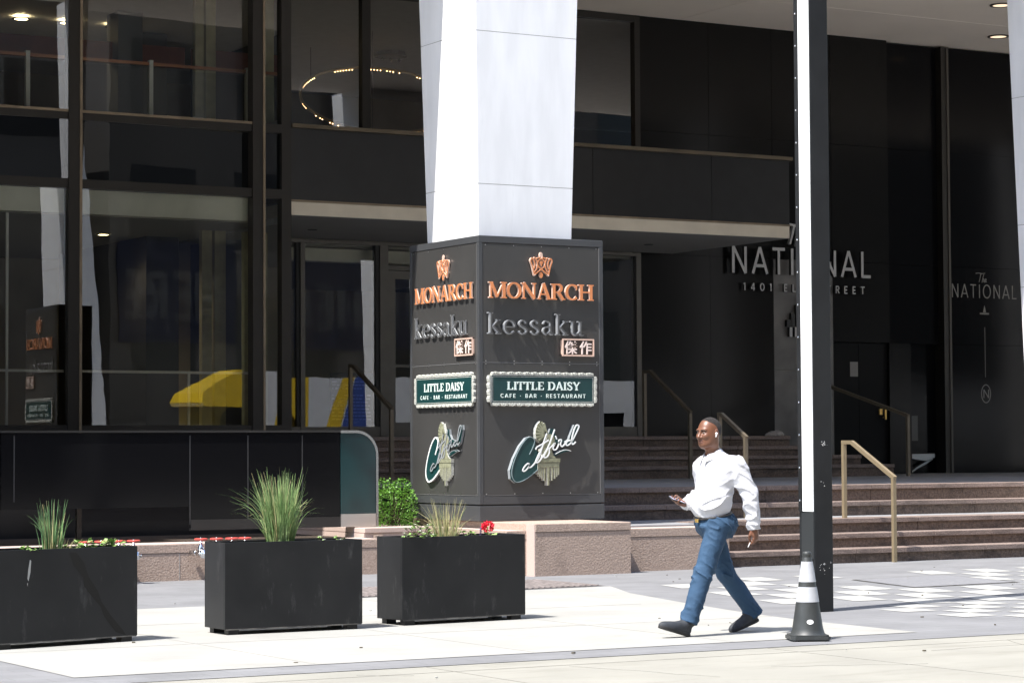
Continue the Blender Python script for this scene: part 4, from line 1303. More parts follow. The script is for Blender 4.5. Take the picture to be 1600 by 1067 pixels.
p_ = [(.66, .745), (.73, .74), (.80, .66), (.84, .55), (.93, .43), (.965, .34), (1.05, .23), (1.17, .10), (1.20, .055), (1.10, .09), (.99, .22), (.955, .30), (.86, .40), (.80, .47), (.79, .54), (.70, .64)]
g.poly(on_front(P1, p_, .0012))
obj('dark_streak', g, mat('dark_streak', (.0025, .0025, .003), .3, spec=.3), P1)  # ragged near-black diagonal streak just off the front plate
g = G()
g.poly(on_front(P1, [(.285, .62), (.30, .70), (.312, .69), (.305, .60), (.288, .53), (.278, .55)], .0015)).poly(on_front(P1, [(.275, .51), (.283, .52), (.281, .49)], .0015))
obj('splash', g, mat('splash', (.36, .36, .34), .8), P1)
def pl_pt(t, x, y, z=.69):
    return t.matrix_basis @ Vector((x, y*.72, z))

def grass_tuft(name, label, base, n, h, lean, spread, mats, seed, w=.008, droop=.3, group=None):
    rr = random.Random(seed)
    t = thing(name, label, 'grass', base, 0, group)
    gs = [G() for _ in mats]
    for k in range(n):
        a = rr.uniform(0, 2*PI)
        rad_ = spread*math.sqrt(rr.random())
        p = Vector(base)+Vector((math.cos(a)*rad_, math.sin(a)*rad_*.8, 0))
        hh = h*(rr.uniform(.35, 1.0) if rr.random() < .55 else rr.uniform(.7, 1.05))
        out = Vector((math.cos(a), math.sin(a), 0))*rr.uniform(.05, 1)*lean*hh
        out += Vector((lean*.28*hh*rr.uniform(-.4, 1)*-1, 0, 0))
        dr = droop*rr.random()**3
        side = Vector((rr.uniform(-1, 1), rr.uniform(-1, 1), 0)).normalized()
        pts = []
        m_ = 6
        for i in range(m_+1):
            s_ = i/m_
            q_ = p + out*(s_**1.7) + Vector((0, 0, hh*(s_ - dr*s_**3)))
            if dr > .18:
                q_ += out*s_**2*1.5
            pts.append(q_)
        g = gs[rr.randrange(len(mats)) if rr.random() < .5 else 0]
        vs_ = []
        for i, q_ in enumerate(pts):
            ww = w*rr.uniform(.7, 1.2)*(1-(i/m_)**2*.85)*.5
            vs_ += [q_-side*ww, q_+side*ww]
        g.add(vs_, [(2*i, 2*i+1, 2*i+3, 2*i+2) for i in range(m_)])
    for g, m in zip(gs, mats):
        if g.v:
            obj('blades', g, m, t)
    return t
grass_tuft('ornamental_grass', 'tall bushy green ornamental grass in the middle planter', pl_pt(P2, .62, .30), 640, .69, .26, .12, ['grass_a', 'grass_t', 'grass_d', 'grass_a'], 11, .0085, .5)
grass_tuft('ornamental_grass', 'sparse dark green grass tuft in the left planter', pl_pt(P1, .62, .28), 120, .48, .21, .085, ['grass_d', 'grass_d', 'grass_t'], 5, .0085, .3)
grass_tuft('ornamental_grass', 'dry straw coloured grass tuft in the planter before the sign box', pl_pt(P3, .60, .30), 190, .42, .42, .12, ['grass_t', 'grass_t', 'grass_a'], 8, .006, .45)
grass_tuft('ornamental_grass', 'short straw coloured grass at the foot of the dark tuft in the left planter', pl_pt(P1, .70, .25), 90, .17, .5, .10, ['grass_t', 'grass_a'], 9, .006, .4)

def trailing(label, pts, n, seed, size=.045, m='leaf_dark', petals=None, hz=.06):
    rr = random.Random(seed)
    t = thing('trailing_plant', label, 'plant', pts[0])
    g, s_, pt_ = G(), G(), G()
    for p in pts:
        p = Vector(p)
        for k in range(n):
            a = rr.uniform(0, 2*PI)
            tip = p + Vector((math.cos(a)*rr.uniform(.02, .10), math.sin(a)*rr.uniform(.02, .09), rr.uniform(.04, .075+hz)))
            s_.tube([p+Vector((0, 0, -.01)), (p+tip)/2+Vector((0, 0, .02)), tip], .0025, 4, caps=False)
            for j in range(4):
                b = rr.uniform(0, 2*PI)
                d = Vector((math.cos(b), math.sin(b), rr.uniform(-.3, .6)))
                g.leaf(tip, d, (rr.uniform(-.5, .5), rr.uniform(-.5, .5), 1), size*rr.uniform(.6, 1.2), size*rr.uniform(.5, .9))
            if petals and rr.random() < .5:
                for j in range(5):
                    b = 2*PI*j/5
                    pt_.leaf(tip+Vector((0, 0, .012)), (math.cos(b), math.sin(b), .3), (0, 0, 1), .022, .018)
    obj('stems', s_, 'twig', t)
    obj('leaves', g, m, t)
    if pt_.v:
        obj('petals', pt_, petals, t)
    return t
trailing('bright yellow green trailing leaves beside the grass in the left planter', [pl_pt(P1, .80, .2, .71), pl_pt(P1, .86, .15, .72)], 9, 1, .05, 'leaf_dark', None, .04)
trailing('leafy green plant at the right end of the left planter', [pl_pt(P1, 1.05, .2, .70), pl_pt(P1, 1.13, .2, .72), pl_pt(P1, 1.22, .22, .70)], 9, 2, .05, 'leaf_dark', None, .04)
trailing('small trailing green sprig at the left frame edge in the left planter', [pl_pt(P1, .33, .12, .70)], 10, 3, .05, 'leaf_dark', None, .02)
trailing('low green sprigs right of the tall grass in the middle planter', [pl_pt(P2, .95, .2, .70), pl_pt(P2, 1.15, .2, .71)], 7, 4, .035, 'leaf_dark', 'petal_w', .02)
trailing('low variegated plant with pale flowers in the front left corner of the third planter', [pl_pt(P3, .1, .1, .71), pl_pt(P3, .22, .1, .71), pl_pt(P3, .36, .12, .71)], 10, 5, .035, 'leaf_dark', 'petal_w', .02)
trailing('pale flowering plant left of the dry grass, leaning on the far rim', [pl_pt(P3, .36, .48, .74), pl_pt(P3, .44, .46, .74)], 9, 6, .045, 'leaf_dark', 'petal_w', .05)
trailing('green leafy plant right of the dry grass in the third planter', [pl_pt(P3, .82, .25, .70), pl_pt(P3, .90, .2, .70), pl_pt(P3, 1.0, .18, .69)], 8, 7, .04, 'leaf_dark', None, .03)
# geranium with a red flower head, violet spike
gm = thing('geranium', 'red geranium flower head rising from the third planter', 'flower', pl_pt(P3, 1.02, .22))
c0 = pl_pt(P3, 1.03, .22, .845)
obj('stem', G().tube([pl_pt(P3, 1.0, .22, .69), c0], .004, 6), 'leaf', gm)
g = G()
rr = random.Random(4)
for k in range(120):
    d = Vector((rr.gauss(0, 1), rr.gauss(0, 1), rr.gauss(.2, 1))).normalized()
    g.leaf(c0+Vector((d.x*.045, d.y*.04, d.z*.034)), d+Vector((rr.uniform(-.8, .8), rr.uniform(-.8, .8), .2)), d, .028, .026)
obj('petals', g, 'petal', gm)
vsn = thing('flower_spike', 'thin violet flower spike left of the red geranium', 'flower', pl_pt(P3, .93, .2))
obj('stem', G().tube([pl_pt(P3, .93, .2, .69), pl_pt(P3, .94, .2, .80)], .003, 5), 'leaf', vsn)
g = G()
for k in range(40):
    p = Vector(pl_pt(P3, .94, .2, .76+.002*k))
    b = k*2.4
    g.leaf(p, (math.cos(b), math.sin(b), .6), (0, 0, 1), .018, .012)
obj('petals', g, 'petal_v', vsn)

# boxwood between the parapet and the sign box
bx = thing('boxwood_shrub', 'bright green clipped boxwood shrub between the glass parapet and the sign box', 'shrub', (14.8, 28.72, .56))
g, s_ = G(), G()
rr = random.Random(21)
for k in range(7000):
    u, v, w_ = rr.uniform(-1, 1), rr.uniform(-1, 1), rr.uniform(0, 1)
    r_ = math.sqrt(u*u+v*v)
    if r_ > 1:
        continue
    nz = noise.noise(Vector((u*2.2, v*2.2, w_*2.6+3)))
    lim = (.86+.25*nz)*(1-.25*max(0, w_-.7)/.3)
    if r_ > lim or (r_ < lim*.55 and rr.random() < .75):
        continue
    zz = .50+w_*(.60+.08*noise.noise(Vector((u*3, v*3, 9))))
    p = Vector((14.80+u*.37, 28.72+v*.36, zz+.04))
    d = Vector((u+rr.uniform(-.7, .7), v+rr.uniform(-.7, .7), rr.uniform(-.1, 1)))
    g.leaf(p, d, (rr.uniform(-1, 1), rr.uniform(-1, 1), 1), rr.uniform(.024, .046), rr.uniform(.015, .028))
for k in range(14):
    a = rr.uniform(0, 2*PI)
    s_.tube([(14.80+.06*math.cos(a), 28.72+.06*math.sin(a), .56), (14.80+.24*math.cos(a), 28.72+.24*math.sin(a), .98)], [.01, .003], 5)
obj('foliage', g, 'leaf', bx)
obj('stems', s_, 'twig', bx)

# ------------------------------------------------------------ hose valves behind the planters
VZ = .505
def hose_valve():
    t = thing('hose_valve', 'x', 'valve', (0, 0, 0), 0, 'red wheeled hose valves on the granite wall')
    g = G()
    g.lathe((0, 0, .495), [(.058, -.007), (.070, -.012), (.080, -.006), (.080, .006), (.070, .012), (.058, .007)], 22, caps=False)
    g.f.append(tuple())if False else None
    for a in (0, PI/3, 2*PI/3):
        g.bar((-.06*math.cos(a), -.06*math.sin(a), .495), (.06*math.cos(a), .06*math.sin(a), .495), .014, .008)
    obj('handwheel', g, 'red', t, False)
    g = G()
    g.lathe((0, 0, .30), [(.012, .19), (.012, .205), (.018, .208), (.0, .215)], 12, caps=False)
    g.lathe((0, 0, .30), [(.038, .02), (.042, .06), (.034, .11), (.020, .13), (.014, .19)], 16)
    obj('stem', g, 'chrome', t, True)
    g = G()
    g.lathe((0, 0, .33), [(.034, .10), (.036, .02), (.050, 0), (.050, -.04), (.044, -.05)], 18, axis='Y')
    g.lathe((0, 0, .33), [(.03, .30), (.03, .10)], 14, axis='Y')
    obj('body', g, 'chrome', t, True)
    g = G()
    g.lathe((0, -.045, .325), [(.050, 0), (.056, -.02), (.056, -.05), (.048, -.075), (.018, -.08), (.012, -.10)], 20, axis='Y')
    for a in (0, PI):
        g.box(.052*math.cos(a)-.012, .052*math.cos(a)+.012, -.10, -.07, .31, .34)
    obj('cap', g, 'chrome', t, True)
    return t
v0 = hose_valve()
vl = ['red handwheel valve nearest the left planter grass', 'red handwheel valve behind leaves, second from the left planter grass', 'red handwheel valve partly hidden by leaves, third in the left row',
      'red handwheel valve at the right end of the left planter', 'red handwheel valve with chrome cap clear of the middle planter', 'red handwheel valve behind the left corner of the middle planter',
      'red handwheel valve behind the middle planter rim, third of its row', 'red handwheel valve behind the middle planter nearest the tall grass']
for k, (x, l) in enumerate(zip((10.0, 10.19, 10.41, 10.59, 11.44, 11.64, 11.84, 12.01), vl)):
    v = v0 if k == 0 else dup(v0)
    v.location = (x, 27.17, 0.006)
    v['label'] = l
ho = thing('hose_outlet', 'chrome hose outlet with a capped mouth on the smooth granite pier', 'hose outlet', (14.12, 28, .33))
obj('back_plate', G().bbox(14.16, 14.29, 28.0-.012, 28.018, .38, .47, .004), 'granite', ho)
g = G().lathe((14.17, 27.99, .345), [(.06, 0), (.06, -.02), (.045, -.03), (.045, -.09), (.062, -.095), (.066, -.14), (.05, -.16), (.015, -.165)], 20, axis='Y')
obj('mouth', g, 'chrome', ho, True)
g = G().lathe((14.2, 27.93, .19), [(.02, 0), (.032, .02), (.036, .12)], 14)
obj('spout', g, 'brass', ho, True)

# ------------------------------------------------------------ pole and traffic cone
po = thing('street_pole', 'square black street pole with a tall white strip down its left side', 'pole', (14.19, 18.77, 0))
x0, x1, y0, y1 = 14.085, 14.30, 18.65, 18.89
obj('post', G().bbox(x0, x1, y0, y1, 0.001, 11, .006), 'pole', po)
obj('white_panel', G().bbox(x0-.012, x0-.0005, y0+.006, y0+.172, .945, 10.9, .003), 'white_strip', po)
obj('lower_panel', G().bbox(x0-.010, x0-.0005, y0+.006, y0+.19, .50, .935, .003), mat('grey_panel_paint', (.022, .025, .027), .4), po)
obj('fixing_channel', G().box(x0-.016, x0-.0005, y0+.176, y0+.228, .945, 10.9), 'pole', po)
bt = G()
for k in range(40):
    bt.lathe((x0-.016, y0+.202, 1.05+k*.31), [(.010, 0), (.010, -.006), (.004, -.009)], 8, axis='X')
obj('bolt', bt, 'chrome', po)
g = G()
rr = random.Random(2)
for z, n_ in ((1.585, 12), (.47, 8), (.40, 7), (1.2, 3)):
    for k in range(n_):
        u = x0+.11+rr.gauss(0, .02 if z > 1 else .05)
        w_ = z+rr.gauss(0, .016)
        u = min(max(u, x0+.02), x1-.02)
        q0 = rr.uniform(.002, .0075)
        g.prism([(u+q0*(.6+.5*rr.random())*math.cos(a), w_+q0*(.5+.6*rr.random())*math.sin(a)*.8) for a in [2*PI*j/7 for j in range(7)]], lambda a_, b_, d_: (a_, y0-d_, b_), -.001, .0008+.00012*k)
obj('scuff', g, 'sticker', po)

cn = thing('traffic_cone', 'black rubber traffic cone with two white bands standing by the kerb', 'traffic cone', (12.0, 15.98, 0))
cx, cy = 12.003, 16.0
rad_c = lambda z: .131-(z-.05)*.151
g = G()
cb, sb2 = math.cos(R(-26)), math.sin(R(-26))
frc = lambda a, b, d: (cx+a*cb-b*sb2, cy+a*sb2+b*cb, d)
pr = [(-.160, -.13), (-.13, -.160), (.13, -.160), (.160, -.13), (.160, .13), (.13, .160), (-.13, .160), (-.160, .13)]
g.prism(pr, frc, .012, .038)
g.prism([(p[0]*.93, p[1]*.93) for p in pr], frc, .0375, .050)
for a, b in ((-1, -1), (1, -1), (1, 1), (-1, 1)):
    g.prism([(a*.12-.02, b*.12-.02), (a*.12+.02, b*.12-.02), (a*.12+.02, b*.12+.02), (a*.12-.02, b*.12+.02)], frc, .001, .0125)
obj('base', g, 'rubber', cn)
def cone_part(name, z0, z1, off, m):
    n = 6
    pr_ = [(rad_c(z0+(z1-z0)*k/n)+off, z0+(z1-z0)*k/n) for k in range(n+1)]
    return obj(name, G().lathe((cx, cy, 0), pr_, 40, caps=False), m, cn, True)
obj('cone_body', G().lathe((cx, cy, 0), [(.146, .049), (.135, .062)]+[(rad_c(z), z) for z in (.1, .2, .4, .6, .66)]+[(.032, .672), (.037, .680), (.037, .70), (.030, .712), (.0, .715)], 40, caps=False), 'rubber', cn, True)
cone_part('reflective_band', .47, .633, .003, 'cone_band')
cone_part('reflective_band', .31, .43, .003, 'cone_band')
g = G()
a0 = math.atan2(-cy, -cx)+.18
for k in range(14):
    pass
st_pts = []
for j in range(18):
    a = 2*PI*j/18
    z = .155+.019*math.sin(a)
    an = a0+.24*math.cos(a)
    r_ = rad_c(z)+.003
    st_pts.append((cx+r_*math.cos(an), cy+r_*math.sin(an), z))
g.poly(st_pts)
obj('sticker', g, 'sticker', cn)

# ------------------------------------------------------------ organic surfaces: distance fields -> mesh (surface nets)
def sdf_mesh(fn, lo, hi, h):
    lo, hi = np.array(lo, float), np.array(hi, float)
    n = np.ceil((hi-lo)/h).astype(int)+1
    ax_ = [lo[i]+h*np.arange(n[i]) for i in range(3)]
    Xg, Yg, Zg = np.meshgrid(*ax_, indexing='ij')
    V = fn(Xg, Yg, Zg)
    S = V < 0
    c_ = [V[i:n[0]-1+i, j:n[1]-1+j, k:n[2]-1+k] for i in (0, 1) for j in (0, 1) for k in (0, 1)]
    s_ = [v < 0 for v in c_]
    tot = sum(v.astype(int) for v in s_)
    act = (tot > 0) & (tot < 8)
    idx = -np.ones(act.shape, int)
    ids = np.argwhere(act)
    idx[act] = np.arange(len(ids))
    acc = np.zeros((len(ids), 3))
    cnt = np.zeros(len(ids))
    offs = [(i, j, k) for i in (0, 1) for j in (0, 1) for k in (0, 1)]
    cv = [v[act] for v in c_]
    for a in range(8):
        for b in range(a+1, 8):
            d = np.abs(np.array(offs[a])-np.array(offs[b]))
            if d.sum() != 1:
                continue
            va, vb = cv[a], cv[b]
            m = (va < 0) != (vb < 0)
            t = np.where(m, va/np.where(m, va-vb, 1), 0)
            p = np.array(offs[a])[None]+(np.array(offs[b])-np.array(offs[a]))[None]*t[:, None]
            acc += p*m[:, None]
            cnt += m
    P = lo+h*(ids+acc/cnt[:, None])
    F = []
    for axn in range(3):
        u, v = [(1, 2), (2, 0), (0, 1)][axn]
        sh = [slice(None)]*3
        a_ = [slice(1, n[i]-1) for i in range(3)]
        a_[axn] = slice(0, n[axn]-1)
        b_ = list(a_)
        b_[axn] = slice(1, n[axn])
        sa, sb_ = S[tuple(a_)], S[tuple(b_)]
        e = np.argwhere(sa != sb_)
        if len(e) == 0:
            continue
        flip = sa[tuple(e.T)]
        base = e.copy()
        for i in range(3):
            if i != axn:
                base[:, i] += 1
        q = []
        for du, dv in ((0, 0), (-1, 0), (-1, -1), (0, -1)):
            bb = base.copy()
            bb[:, u] += du
            bb[:, v] += dv
            q.append(idx[tuple(bb.T)])
        q = np.stack(q, 1)
        q[~flip] = q[~flip][:, ::-1]
        F.append(q)
    F = np.concatenate(F)
    F = F[(F >= 0).all(1)]
    return P, F
_rs = np.random.RandomState(5)
_tab = _rs.rand(32, 32, 32)
def vn(X, Y, Z):
    i, j, k = np.floor(X).astype(int), np.floor(Y).astype(int), np.floor(Z).astype(int)
    x, y, z = X-i, Y-j, Z-k
    x, y, z = x*x*(3-2*x), y*y*(3-2*y), z*z*(3-2*z)
    r = 0
    for a in (0, 1):
        for b in (0, 1):
            for c_ in (0, 1):
                r = r + _tab[(i+a) % 32, (j+b) % 32, (k+c_) % 32]*(x if a else 1-x)*(y if b else 1-y)*(z if c_ else 1-z)
    return r*2-1
def ridge(X, Y, Z):
    return (1-np.abs(vn(X, Y, Z)))**3
def smin(a, b, k):
    h = np.clip(.5+.5*(b-a)/k, 0, 1)
    return b+(a-b)*h-k*h*(1-h)
def cap(X, Y, Z, a, b, ra, rb, sy=1.0):
    a, b = np.array(a), np.array(b)
    d = b-a
    t = np.clip(((X-a[0])*d[0]+(Y-a[1])*d[1]+(Z-a[2])*d[2])/d.dot(d), 0, 1)
    return np.sqrt((X-a[0]-t*d[0])**2+(Y-a[1]-t*d[1])**2+(Z-a[2]-t*d[2])**2)-(ra+(rb-ra)*t)
def ell(X, Y, Z, c_, r, rot=0.0, tilt=0.0):
    x, y, z = X-c_[0], Y-c_[1], Z-c_[2]
    if rot:
        x, y = x*math.cos(rot)+y*math.sin(rot), -x*math.sin(rot)+y*math.cos(rot)
    if tilt:
        x, z = x*math.cos(tilt)+z*math.sin(tilt), -x*math.sin(tilt)+z*math.cos(tilt)
    k0 = np.sqrt((x/r[0])**2+(y/r[1])**2+(z/r[2])**2)
    k1 = np.sqrt((x/r[0]**2)**2+(y/r[1]**2)**2+(z/r[2]**2)**2)
    return k0*(k0-1)/np.maximum(k1, 1e-9)
def net_obj(name, parts, mats, parent):
    """parts: (P, F, material index per face or int)"""
    vs_, fs, mi = [], [], []
    o = 0
    for P, F, m in parts:
        vs_ += P.tolist()
        fs += (F+o).tolist()
        mi += (m.tolist() if hasattr(m, 'tolist') else [m]*len(F))
        o += len(P)
    me = bpy.data.meshes.new(name)
    me.from_pydata(vs_, [], fs)
    for m in mats:
        me.materials.append(M[m])
    me.polygons.foreach_set('material_index', mi)
    me.polygons.foreach_set('use_smooth', [True]*len(fs))
    me.update()
    ob = bpy.data.objects.new(name, me)
    COL.objects.link(ob)
    if parent is not None:
        ob.parent = parent
        ob.matrix_parent_inverse = world_of(parent).inverted()
    return ob

# ------------------------------------------------------------ the walking man (heading -X; local l axis = his left = -Y)
YM = 16.9
def W(x, l, z):
    return (x, YM-l, z)
man = thing('person', 'man in a white dress shirt and blue trousers striding left while holding a phone', 'person', W(11.72, 0, 0))
# joints
shL, elL, wrL = W(11.825, .185, 1.40), W(11.905, .255, 1.165), W(11.935, .275, .885)
shR, elR, wrR = W(11.715, -.15, 1.385), W(11.80, -.25, 1.165), W(11.565, -.20, 1.085)
hipL, knL, anL = W(11.70, .095, .90), W(11.535, .10, .515), W(11.405, .10, .115)
hipR, knR, anR = W(11.745, -.095, .90), W(11.905, -.10, .50), W(12.185, -.10, .165)
HC = Vector(W(11.675, 0.0, 1.672))      # head centre
HR = R(8)                                # head turned a little to the camera side
def head_frame(X, Y, Z):
    # to head-local: f forward, s to his left, z up ; slight turn
    x, y, z = X-HC.x, Y-HC.y, Z-HC.z
    fwd = (-math.cos(HR), -math.sin(HR))
    lft = (math.sin(HR), -math.cos(HR))
    return x*fwd[0]+y*fwd[1], x*lft[0]+y*lft[1], z
def head_sdf(X, Y, Z):
    f, s, z = head_frame(X, Y, Z)
    f, s, z = f/1.06, s/1.08, z/1.05
    d = ell(f, s, z, (-.012, 0, .030), (.098, .079, .096))
    d = smin(d, ell(f, s, z, (.022, 0, -.035), (.068, .065, .080)), .045)        # face block
    d = smin(d, ell(f, s, z, (.046, 0, -.090), (.040, .044, .032)), .030)         # jaw, chin
    d = smin(d, ell(f, np.abs(s)-.052, z, (.0, 0, -.062), (.05, .02, .045)), .03)
    d = smin(d, ell(f, np.abs(s)-.036, z, (.062, 0, -.022), (.026, .022, .018)), .024)  # cheekbones
    d = smin(d, ell(f, np.abs(s)-.028, z, (.080, 0, .026), (.014, .026, .009)), .016)  # brow ridge
    eye = ell(f, np.abs(s)-.031, z, (.092, 0, .006), (.015, .019, .012))
    d = -smin(-d, eye, .012)                                                       # eye sockets
    d = smin(d, ell(f, np.abs(s)-.031, z, (.075, 0, .004), (.013, .0145, .0115)), .003)
    d = smin(d, cap(f, s, z, (.088, 0, .012), (.108, 0, -.026), .009, .012), .012)  # nose bridge
    d = smin(d, ell(f, s, z, (.106, 0, -.030), (.015, .014, .011)), .008)
    d = smin(d, ell(f, np.abs(s)-.016, z, (.094, 0, -.032), (.012, .010, .009)), .006)
    d = -smin(-d, ell(f, np.abs(s)-.009, z, (.104, 0, -.0415), (.006, .005, .004)), .003)
    d = smin(d, ell(f, s, z, (.085, 0, -.057), (.013, .022, .0075)), .009)         # lips
    d = smin(d, ell(f, s, z, (.083, 0, -.071), (.012, .020, .0085)), .009)
    d = -smin(-d, ell(f, s, z, (.101, 0, -.0635), (.011, .019, .0018)), .002)
    # ears
    er = ell(f, np.abs(s)-.081, z, (-.012, 0, .0), (.019, .010, .031), 0, -.2)
    er = -smin(-er, ell(f, np.abs(s)-.091, z, (-.008, 0, .002), (.010, .009, .018)), .004)
    d = smin(d, er, .006)
    # neck
    d = smin(d, cap(X, Y, Z, (HC.x+.020, HC.y, HC.z-.06), (HC.x+.050, HC.y, HC.z-.20), .057, .066), .028)
    return d
Ph, Fh = sdf_mesh(head_sdf, (HC.x-.15, HC.y-.13, HC.z-.22), (HC.x+.17, HC.y+.13, HC.z+.15), .0032)
fc = Ph[Fh].mean(1)
f_, s_, z_ = head_frame(fc[:, 0], fc[:, 1], fc[:, 2])
f_, s_, z_ = f_/1.06, s_/1.08, z_/1.05
mi = np.zeros(len(Fh), int)
mi[(f_ > .075) & (np.abs(s_) < .026) & (z_ < -.051) & (z_ > -.079)] = 1
mi[(f_ > .058) & (np.abs(np.abs(s_)-.030) < .019) & (z_ > .018) & (z_ < .028+.1*0)] = 2
mi[(f_ > .078) & (np.abs(np.abs(s_)-.031) < .0125) & (z_ > -.0025) & (z_ < .0075)] = 3
mi[(f_ > .078) & (np.abs(np.abs(s_)-.031) < .0050) & (z_ > -.003) & (z_ < .009)] = 2
def smooth_all(d, prim, k):
    return smin(d, prim, k)
# coarse body core under the clothes
def core_sdf(X, Y, Z):
    d = ell(X, Y, Z, W(11.74, 0, 1.29), (.115, .165, .22))
    d = smin(d, ell(X, Y, Z, W(11.71, 0, 1.06), (.125, .150, .17)), .06)
    d = smin(d, cap(X, Y, Z, W(11.735, 0, 1.44), W(11.70, 0, 1.56), .062, .056), .04)
    d = smin(d, cap(X, Y, Z, shL, elL, .052, .040), .03)
    d = smin(d, cap(X, Y, Z, elL, wrL, .040, .029), .02)
    d = smin(d, cap(X, Y, Z, shR, elR, .052, .040), .03)
    d = smin(d, cap(X, Y, Z, elR, wrR, .040, .029), .02)
    for h_, k_, a_ in ((hipL, knL, anL), (hipR, knR, anR)):
        d = smin(d, cap(X, Y, Z, h_, k_, .078, .052), .05)
        d = smin(d, cap(X, Y, Z, k_, a_, .052, .034), .02)
    return d
Pc, Fc = sdf_mesh(core_sdf, (11.25, YM-.40, .05), (12.35, YM+.40, 1.60), .012)
# hands
def chain(pts, r):
    def fn(X, Y, Z):
        d = None
        for i in range(len(pts)-1):
            c_ = cap(X, Y, Z, pts[i], pts[i+1], r[i], r[i+1])
            d = c_ if d is None else np.minimum(d, c_)
        return d
    return fn
def hand_mesh(o, e1, e2, e3, fingers, thumb, palm, wrist, h=.0022):
    """o wrist point; e1 along the hand, e2 across towards the thumb side, e3 palm normal (palm side +)"""
    o = Vector(o)
    e1 = Vector(e1).normalized()
    e2 = (Vector(e2)-e1*Vector(e2).dot(e1)).normalized()
    e3 = Vector(e3)
    e3 = e1.cross(e2) if e1.cross(e2).dot(e3) > 0 else -e1.cross(e2)
    T_ = lambda p: o+e1*p[0]+e2*p[1]+e3*p[2]
    ch_ = [([tuple(T_(p)) for p in f], r) for f, r in fingers+[thumb]]
    E = np.array([e1, e2, e3])
    def fn(X, Y, Z):
        D = np.stack([X-o.x, Y-o.y, Z-o.z], -1)
        L_ = D @ E.T
        a, b, c_ = L_[..., 0], L_[..., 1], L_[..., 2]
        d = ell(a, b, c_, (.048, 0, 0), palm)
        d = smin(d, ell(a, b, c_, (.035, .022, .010), (.032, .018, .016)), .012)
        d = smin(d, cap(X, Y, Z, tuple(T_((-.05, 0, 0))), tuple(T_((.02, 0, 0))), wrist, wrist*.98), .02)
        for i, (p, r) in enumerate(ch_):
            d = smin(d, chain(p, r)(X, Y, Z), .0065 if i < 4 else .012)
        return d
    c_ = T_((.06, 0, .01))
    return sdf_mesh(fn, (c_.x-.13, c_.y-.13, c_.z-.13), (c_.x+.13, c_.y+.13, c_.z+.13), h)
def fing(b, ln, r, c1, c2, c3):
    """finger in hand frame starting at (a, b); curl angles towards the palm"""
    p = [(.086, b, .0)]
    ang = 0
    rr_ = [r*1.08, r, r*.92, r*.80]
    for l_, c_ in zip((ln*.46, ln*.30, ln*.24), (c1, c2, c3)):
        ang += c_
        q0 = p[-1]
        p.append((q0[0]+l_*math.cos(ang), q0[1]+b*.10*l_/ln, q0[2]+l_*math.sin(ang)))
    return p, rr_
# left hand: hanging, loosely closed on a cigarette
e1 = Vector((.10, -.10, -1))
fl = [fing(.027, .074, .0088, .50, .75, .45), fing(.009, .082, .0092, .62, .85, .55), fing(-.009, .076, .0088, .72, .95, .6), fing(-.026, .060, .0078, .85, 1.0, .6)]
tl = ([(.020, .030, .010), (.052, .046, .022), (.078, .040, .036), (.100, .028, .044)], [.012, .0115, .0100, .0085])
PL, FL = hand_mesh(wrL, e1, (-1, -.25, 0), (-.2, 1, 0), fl, tl, (.052, .040, .018), .026)
# right hand: palm up under the phone
e1R = Vector((-1, -.12, .12))
fr_ = [fing(.027, .074, .0088, .25, .55, .35), fing(.009, .082, .0092, .35, .80, .60), fing(-.009, .076, .0088, .50, 1.0, .75), fing(-.026, .060, .0078, .65, 1.1, .8)]
tr_ = ([(.020, .030, .010), (.050, .050, .026), (.080, .046, .042), (.104, .034, .047)], [.012, .0115, .0100, .0085])
PR, FR_ = hand_mesh(wrR, e1R, (0, 1, .55), (0, -.45, 1), fr_, tr_, (.052, .040, .018), .026)
body = net_obj('body', [(Ph, Fh, mi), (Pc, Fc, 0), (PL, FL, 0), (PR, FR_, 0)], ['skin', 'lip', 'brow', 'eye_white'], man)
# hair: thin cap following the skull
def hair_sdf(X, Y, Z):
    f, s, z = head_frame(X, Y, Z)
    f, s, z = f/1.06, s/1.08, z/1.05
    d = ell(f, s, z, (-.014, 0, .0315), (.0985, .0805, .0972)) - .0012*vn(f*260, s*260, z*260)
    line = .062 + .10*np.clip(-(f-.07), 0, .2)*-1.9 - .0*s
    line = np.where(f > .045, .068-(.0), np.where(f > .02, .045, np.where(f > -.035, .010, -.055)))
    ramp = np.interp(f, [-.12, -.07, -.048, -.03, -.01, .015, .04, .06], [-.062, -.052, -.022, .022, .054, .077, .090, .110])
    return np.maximum(d, ramp - z)
Pq, Fq = sdf_mesh(hair_sdf, (HC.x-.15, HC.y-.13, HC.z-.10), (HC.x+.15, HC.y+.13, HC.z+.15), .0036)
net_obj('hair', [(Pq, Fq, 0)], ['hair'], man)
